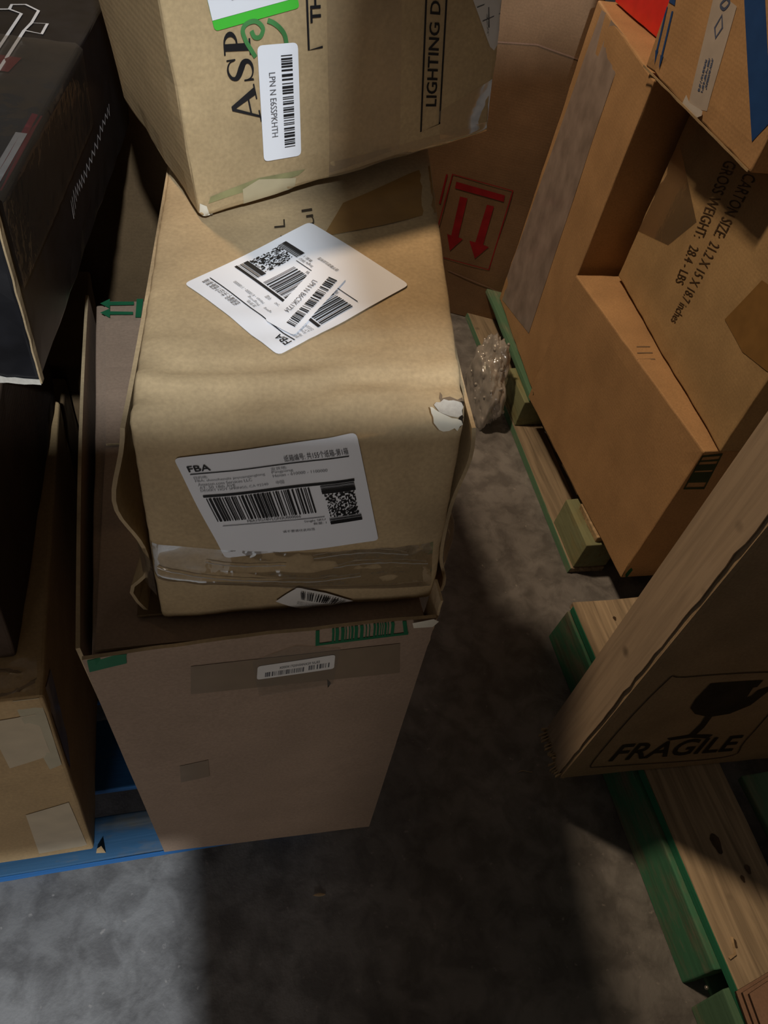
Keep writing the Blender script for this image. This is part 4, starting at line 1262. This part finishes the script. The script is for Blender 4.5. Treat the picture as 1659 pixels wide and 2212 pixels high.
for i, y in enumerate((1.045, 1.21, 1.38, 1.60, 1.78, 1.96, 2.13)):
    x0 = 1.0 if y < 1.58 else 1.095 + (y - 1.6) * .06
    board('deck_board', hexbox(x0 - 0.012 * (i == 0), 2.06, y, y + 0.12, .117, .1372), 'wood_bare_x', gp, seed=i * 2.3)

# ================================================================== right stack
T_ = [Vector(v) for v in ((1.004, 1.628, 0.14), (1.50, 1.62, 0.14), (1.054, 2.125, 0.14), (1.50, 2.15, 0.14),
                          (0.996, 1.585, 1.046), (1.50, 1.59, 1.05), (1.082, 2.118, 1.05), (1.50, 2.14, 1.05))]
t_root, t_s = carton('tall_right_carton', T_, 'kraft_orange', 'tall tan carton with shiny grey tape along its far edge, back of the right stack', RIGHT, r=0.005, amp=0.003, seed=24)
TN = Vector((-0.995, 0.09, 0)).normalized()
sheet_from_outline('edge_tape', Q['ttape'], 'tape_grey', t_root, t_s, 0.001, nrm=TN, sub=3, label='shiny grey clear tape along the edge')
R1 = [Vector(v) for v in ((0.981, 0.911 + .0, 0.14), (1.52, 0.905, 0.14), (0.981, 1.60, 0.14), (1.52, 1.60, 0.14),
                          (1.004, 0.915, 0.581), (1.53, 0.91, 0.581), (0.978, 1.58, 0.575), (1.53, 1.58, 0.575))]
R1[0] = Vector((0.994, 0.911, 0.14))
r1_root, r1_s = carton('broad_carton', R1, 'kraft_orange', 'broad plain orange-tan carton, lowest of the right stack', RIGHT, r=0.004, amp=0.002, seed=26)
XN = Vector((-1, 0, 0)); YN = Vector((0, -1, 0))
p = Print(Q['r1print'], r1_s, 0.0012, nrm=YN)
for a in ((0, 0, 1, .06), (0, .94, 1, 1), (0, 0, .06, 1), (.94, 0, 1, 1), (.0, .2, 1, .5), (0, .55, 1, .72), (0, .8, 1, .85)):
    p.rect(*a)
p.build('block_print', 'green_dark_print', r1_root)
ribbon('corner_print', Q['r1corner'], 0.003, 'green_dark_print', r1_root, r1_s, 0.0012, nrm=XN, closed=True)
sheet_from_outline('corner_mark', Q['r1tri'], 'green_print', r1_root, r1_s, 0.0012, nrm=YN, sub=0, label='dark green printed corner')
p = Print(Q['r1lines'], r1_s, 0.0010, nrm=UPN)
for v0 in (0.0, 0.45, 0.9):
    p.rect(0.1, v0, 1.0, v0 + 0.07)
p.build('line_print', 'tape_brown', r1_root)
R2 = [Vector(v) for v in ((1.032, 0.905, 0.585), (1.50, 0.90, 0.585), (1.085, 1.557, 0.586), (1.52, 1.557, 0.586),
                          (1.042, 0.915, 1.034), (1.50, 0.92, 1.034), (1.094, 1.557, 1.036), (1.52, 1.557, 1.036))]
r2_root, r2_s = carton('size_print_carton', R2, 'kraft_pale', 'tan carton printed with carton size and gross weight, on the broad carton', RIGHT, r=0.005, amp=0.003, seed=28)
p = Print(Q['r2t1'], r2_s, 0.0013, nrm=XN); p.text('CARTON SIZE:  21.2 X 15 X 18.7 inches', 0, 0, 1, 1); p.build('size_text', 'ink_brown_soft', r2_root)
p = Print(Q['r2t2'], r2_s, 0.0013, nrm=XN); p.text('GROSS WEIGHT:   28.4 - LBS', 0, 0, 1, 1); p.build('weight_text', 'ink_brown_soft', r2_root)
sheet_from_outline('amber_tape', Q['r2tape'], 'clear_tape', r2_root, r2_s, 0.001, nrm=XN, sub=3)
sheet_from_outline('amber_tape', Q['r2tape2'], 'tape_amber', r2_root, r2_s, 0.0012, nrm=XN, sub=3, label='glossy amber tape')
U_ = [Vector(v) for v in ((0.985, 1.158, 1.043), (1.42, 1.15, 1.043), (0.988, 1.628, 1.055), (1.42, 1.62, 1.055),
                          (0.980, 1.150, 1.40), (1.42, 1.15, 1.40), (0.984, 1.628, 1.41), (1.42, 1.62, 1.41))]
u_root, u_s = carton('blue_stripe_carton', U_, 'kraft_orange', 'tan carton with broad blue stripe and white printed tape, top of the right stack', RIGHT, r=0.005, amp=0.002, edge=0.003, seed=30)
for k in ('ubl1', 'ubl2'):
    a, b = Vector(Q[k][0]), Vector(Q[k][1])
    pts = [a.lerp(b, t / 6) for t in range(7)]
    ribbon('arrow_print', pts, 0.0065, 'blue_print', u_root, u_s, 0.0012, nrm=XN)
    d = (b - a).normalized(); s = d.cross(XN).normalized()
    sheet_from_outline('arrow_head', [b + d * 0.012, b - d * 0.014 + s * 0.006, b - d * 0.014 - s * 0.006], 'blue_print', u_root, u_s, 0.0013, nrm=XN, sub=0)
sheet_from_outline('arrow_print', Q['uhead'], 'blue_print', u_root, u_s, 0.0012, nrm=XN, sub=0)
ut = sheet_from_outline('white_tape', Q['utape'], 'tape_white', u_root, u_s, 0.001, nrm=XN, sub=3, label='white paper tape with blue print')
ribbon('diamond_print', Q['udia'], 0.005, 'blue_soft', ut, u_s, 0.0016, nrm=XN, closed=True)
ribbon('ring_print', smooth_pts(Q['uO'] + Q['uO'][:1], 5)[:-1], 0.005, 'blue_soft', ut, u_s, 0.0016, nrm=XN, closed=True)
p = Print(Q['utxt'], u_s, 0.0016, nrm=XN)
for v0 in (0.05, 0.38, 0.7):
    p.dots(0.0 if v0 < .5 else .12, v0, 1.0 if v0 > .1 else .9, v0 + 0.2, 34, 2, int(v0 * 90), 0.62)
p.build('small_print', 'blue_soft', ut)
sheet_from_outline('torn_tape', Q['utorn'], 'label_grey', u_root, u_s, 0.004, nrm=XN, sub=2, label='torn crumpled end of the white tape')
sheet_from_outline('blue_stripe', Q['ustripe'], 'blue_print', u_root, u_s, 0.0012, nrm=XN, sub=3)
# raw edge along its bottom
rows = []
for i in range(25):
    t = i / 24
    y = 1.162 + 0.462 * t
    rows.append([Vector((0.9825, y, 1.0435 + .012 * t + 0.0018 * noise.noise(Vector((t * 30, 0, 0))))), Vector((0.9825, y, 1.0475 + .012 * t))])
slab('raw_edge', rows, -0.0012, 'board_edge', u_root)
rb_root, rb_s = carton('red_box', [Vector(v) for v in ((1.118, 1.70, 1.052), (1.45, 1.72, 1.052), (1.121, 2.10, 1.054), (1.45, 2.11, 1.054), (1.118, 1.70, 1.22), (1.45, 1.72, 1.22), (1.121, 2.10, 1.22), (1.45, 2.11, 1.22))], 'red_gloss', 'glossy bright red box peeking out on top of the right stack', RIGHT, r=0.003, amp=0.001, seed=32)

# ================================================================== near green pallet
np_ = empty('near_green_pallet', (1.3, 0.3, 0), 'green and bare wood pallet under the fragile carton, nearer of the two', 'pallet', 'green pallets')
board('stringer', [Vector(v) for v in ((0.818, 0.085, 0), (0.86, 0.085, 0), (0.822, 0.850, 0), (0.862, 0.85, 0), (0.826, 0.085, .118), (0.87, 0.085, .118), (0.834, 0.850, .116), (0.87, 0.85, .116))], 'wood_green_worn', np_, seed=3, step=0.05)
board('stringer', [Vector(v) for v in ((0.812, -0.42, 0), (0.86, -0.42, 0), (0.816, 0.048, 0), (0.86, 0.048, 0), (0.820, -0.42, .118), (0.87, -0.42, .118), (0.826, 0.060, .118), (0.87, 0.060, .118))], 'wood_green_soft', np_, seed=5, step=0.05)
board('foot_board', hexbox(0.862, 0.94, -0.42, 0.849, -0.0, 0.012), 'wood_green_soft', np_, seed=11)
for i, x in enumerate((1.35, 1.88)):
    board('stringer', hexbox(x, x + .045, -0.42, 0.85, 0, .118), 'wood_green', np_, seed=i + 6)
board('deck_board', [Vector(v) for v in ((0.838, -0.42, .1195), (0.985, -0.42, .1195), (0.840, 0.858, .1195), (1.035, 0.855, .1195), (0.840, -0.42, .1400), (0.985, -0.42, .1400), (0.842, 0.858, .1400), (1.035, 0.855, .1400))], 'wood_bare', np_, seed=8)
rows = [[Vector((0.8375, -0.40 + 1.245 * i / 30, 0.1215)), Vector((0.8392, -0.40 + 1.245 * i / 30, 0.1385 + 0.0012 * noise.noise(Vector((i * .8, 0, 0)))))] for i in range(31)]
slab('green_board_edge', rows, 0.002, 'wood_green', np_, label='green painted edge of the bare deck board')
board('deck_board', hexbox(1.05, 1.18, -0.42, 0.40, .1195, .1395), 'wood_green_soft', np_, seed=9)
board('deck_board', hexbox(1.05, 1.18, 0.46, 0.85, .1195, .1395), 'wood_bare', np_, seed=10)
board('deck_board', hexbox(1.24, 1.40, -0.42, 0.85, .1195, .1395), 'wood_bare', np_, seed=12)
board('deck_board', hexbox(1.46, 1.62, -0.42, 0.85, .1195, .1395), 'wood_green_soft', np_, seed=13)
board('deck_board', hexbox(1.72, 1.925, -0.42, 0.85, .1195, .1395), 'wood_bare', np_, seed=15)
ribbon('gap_shade', [(0.8335, 0.445, .1145), (0.832, 0.35, .1125), (0.831, 0.262, .111)], 0.0035, 'hollow_shade', np_, None, 0.003, nrm=Vector((-1, 0, 0)))  # dark strip painted for the shade in the gap under the deck board
# knots, nail and a split sliver on the bare board
for (x, y, rx, ry) in ((0.925, 0.282, .009, .02), (0.965, 0.228, .005, .009), (0.945, 0.214, .004, .007), (0.872, 0.118, .004, .008), (0.862, 0.70, .004, .005), (0.90, 0.63, .003, .004), (0.93, 0.80, .004, .006), (0.955, 0.78, .003, .005)):
    ring = [(x + rx * math.cos(t) * (1 + .25 * math.sin(3 * t)), y + ry * math.sin(t), 0.1412) for t in [2 * math.pi * i / 12 for i in range(12)]]
    mesh_obj('knot', ring, [tuple(range(12))], 'ink_brown_soft', np_)
ribbon('split_sliver', [(0.848, 0.098, .1425), (0.862, 0.102, .1435), (0.870, 0.128, .1425)], 0.005, 'wood_bare_x', np_, None, 0.001, nrm=UPN)
bm = bmesh.new()
bmesh.ops.create_uvsphere(bm, u_segments=10, v_segments=6, radius=0.004)
mesh_obj('nail', [v.co + Vector((0.822, 0.068, 0.075)) for v in bm.verts], [tuple(v.index for v in f.verts) for f in bm.faces], 'nail_steel', np_, smooth=True)
bm.free()

# ================================================================== fragile carton (flat, standing)
F_ = [Vector(v) for v in ((0.656, 0.451, 0.142), (1.13, 0.423, 0.142), (0.667, 0.549, 0.142), (1.14, 0.523, 0.142),
                          (0.655, 0.451, 1.16), (1.13, 0.423, 1.16), (0.667, 0.551, 1.16), (1.14, 0.523, 1.16))]
f_root, f_s = carton('fragile_carton', F_, 'kraft_grey', 'flat upright carton printed with a glass and the word FRAGILE', r=0.004, amp=0.003, seed=34)
FN = Vector((-0.06, -1, 0)).normalized()
ribbon('frame_print', smooth_pts(Q['fframe'] + Q['fframe'][:1], 5), 0.0028, 'ink_brown_soft', f_root, f_s, 0.0012, nrm=FN)
p = Print(Q['ftxt'], f_s, 0.0014, nrm=FN); p.text('FRAGILE', 0.0, 0.0, 0.985, 1, shear=0.0, bold=0.015); p.build('fragile_text', 'ink_brown', f_root, 'black FRAGILE lettering')
bowl = [f_s.on(v, FN, 0.0014) for v in Q['fbowl']]
mesh_obj('glass_symbol', bowl, [(0, 1, 2, 3, 4, 14), (4, 5, 6, 7, 8, 9, 10, 11, 12, 13, 14)], 'ink_brown', f_root, label='black broken wine glass symbol')
for k in ('fstem', 'fbase'):
    pts = [f_s.on(v, FN, 0.0014) for v in Q[k]]
    mesh_obj('glass_symbol', pts, [tuple(range(len(pts)))], 'ink_brown', f_root)
# side strip: bare board face with a torn front rim
rows = []
for i in range(41):
    w = i / 40
    z = 0.144 + 1.0 * w
    jag = 0.006 * abs(noise.noise(Vector((w * 16, 0, 1)))) + 0.003 * noise.noise(Vector((w * 60, 0, 2)))
    rows.append([Vector((0.654 + .001 * t, 0.458 + jag + (0.547 - 0.458 - jag) * t, z)) for t in (0, .33, .66, 1)])
slab('side_strip', rows, 0.002, 'wood_panel', f_root, label='pale bare side strip with torn rim')
rows = []
for i in range(31):
    w = i / 30
    z = 0.144 + 1.0 * w
    rows.append([Vector((0.6545, 0.451, z)), Vector((0.663 + 0.003 * noise.noise(Vector((w * 20, 1, 0))), 0.4495, z))])
slab('rounded_rim', rows, 0.0015, 'kraft_grey', f_root)
# frayed bottom corner
fray = []
for i in range(16):
    t = i / 15
    a = Vector((0.655, 0.455 + 0.09 * t, 0.15 + 0.012 * t))
    d = Vector((-0.010 - 0.010 * random.random(), -0.004 + 0.006 * random.random(), -0.006 + 0.03 * (random.random() - .5)))
    fray.append((a, a + d))
fv, ff = [], []
for a, b in fray:
    k = len(fv)
    fv += [a + Vector((0, 0, .012)), a - Vector((0, 0, .010)), b, b + Vector((0.0015, 0.004, .004))]
    ff += [(k, k + 1, k + 2), (k, k + 2, k + 3), (k, k + 3, k + 1), (k + 1, k + 3, k + 2)]
mesh_obj('frayed_corner', fv, ff, 'board_edge', f_root, label='frayed torn board fibres')

# flattened carton lying on the near pallet
fc_root = empty('flattened_carton', (1.0, -0.1, 0.14), 'flattened pinkish brown carton lying on the near pallet, in the bottom corner', 'box')
for i, z in enumerate((0.1415, 0.150, 0.1585)):
    rows = []
    for a in range(7):
        row = []
        for b in range(7):
            u, v = a / 6, b / 6
            pt = Vector((0.832 + 0.006 * i, 0.050 - .004 * i, 0)).lerp(Vector((1.15, 0.115, 0)), u) + Vector((-0.03, -0.36, 0)) * v
            row.append(Vector((pt.x, pt.y, z + 0.001 * noise.noise(Vector((u * 4, v * 4, i))))))
        rows.append(row)
    slab('board_layer', rows, -0.0055, 'kraft_rose', fc_root, edge_mat='kraft_dark')

# ================================================================== bubble wrap lump against the far pallet
bw = empty('bubble_wrap', (0.9, 1.70, 0), 'crumpled lump of clear bubble wrap on the floor against the far pallet', 'bubble wrap')
bm = bmesh.new()
bmesh.ops.create_icosphere(bm, subdivisions=5, radius=1.0)
vs = []
for v in bm.verts:
    d = v.co.normalized()
    s = 1 + 0.30 * noise.noise(d * 1.7 + Vector((3, 1, 0))) + 0.14 * noise.noise(d * 4.3) - 0.16 * abs(noise.noise(d * 6.5 + Vector((0, 4, 0))))
    s += 0.05 * abs(noise.noise(d * 14))
    p_ = Vector((d.x * 0.056, d.y * 0.085, d.z * 0.135)) * s
    p_.x += 0.012 * d.z; p_.y += 0.05 * d.z
    vs.append(Vector((0.888, 1.70, 0.0)) + Vector((p_.x, p_.y, max(0.001, p_.z + 0.112))))
fs = [tuple(v.index for v in f.verts) for f in bm.faces]
bm.free()
mesh_obj('film_lump', vs, fs, 'bubble_film', bw, smooth=True)
bm = bmesh.new()
bmesh.ops.create_icosphere(bm, subdivisions=2, radius=1.0)
bv = [v.co.copy() for v in bm.verts]; bf = [tuple(v.index for v in f.verts) for f in bm.faces]
bm.free()
rr = random.Random(3)
BV, BF = [], []
for i in range(0, len(vs), 61):
    c = vs[i]
    if c.z < 0.02 or c.y > 1.80:
        continue
    s = 0.0035 + 0.003 * rr.random()
    k = len(BV)
    BV += [c + v * s for v in bv]; BF += [tuple(k + q for q in f) for f in bf]
bub = mesh_obj('bubbles', BV, BF, 'bubble_film', bw, smooth=True)
bub['kind'] = 'stuff'

# ================================================================== litter on the floor
ch = empty('wood_chip', (0.164, 0.351, 0), 'small pale wood chip lying on the dark floor', 'wood chip')
rows = [[Vector((0.153 + 0.022 * i / 5, 0.3535 - 0.002 * i / 5 + (0.0028 * math.sin(math.pi * (i + .3) / 5.6)) * s, 0.0012 + 0.001 * math.sin(i))) for s in (-1, 1)] for i in range(6)]
slab('chip_body', rows, 0.002, 'wood_bare_x', ch)
st = empty('straw_bit', (0.645, 0.525, 0), 'thin pale splinter on the floor beside the fragile carton', 'splinter')
rows = [[Vector((0.628 + 0.034 * i / 6, 0.5225 + 0.003 * math.sin(i * .8) + 0.0006 * s, 0.001)) for s in (-1, 1)] for i in range(7)]
slab('splinter_body', rows, 0.001, 'tape_pale', st)

# ================================================================== unseen cartons added behind the photographer to shade the aisle
BACK = 'unseen cartons added behind the photographer for shade'
carton('shade_carton', hexbox(-0.02, 0.80, -0.95, -0.42, 0.0, 0.70), 'kraft', 'unseen tan carton added for shade on the floor behind the photographer', BACK, seed=40)
carton('shade_carton', hexbox(-0.02, 0.80, -0.95, -0.42, 0.702, 1.42), 'kraft', 'unseen tan carton added for shade on the floor carton behind the photographer', BACK, seed=42)
carton('shade_carton', hexbox(-0.50, 0.80, -0.56, -0.42, 1.423, 1.965), 'kraft', 'unseen wide tan carton added for shade, topping the stack behind the photographer', BACK, seed=44)
carton('shade_carton', hexbox(0.32, 0.80, -0.56, -0.42, 1.968, 2.15), 'kraft', 'unseen narrow tan carton added for shade on the wide carton behind the photographer', BACK, seed=45)
carton('shade_carton', hexbox(0.13, 0.80, -0.56, -0.42, 2.153, 2.62), 'kraft', 'unseen tan carton added for shade, topmost of the stack behind the photographer', BACK, seed=47)
carton('shade_carton', hexbox(0.805, 1.75, -0.95, -0.44, 0.0, 1.0), 'kraft', 'unseen tan carton added for shade beside the stack behind the photographer', BACK, seed=46)
carton('shade_carton', hexbox(0.805, 1.75, -0.95, -0.44, 1.003, 2.10), 'kraft', 'unseen upper tan carton added for shade beside the stack behind the photographer', BACK, seed=48)
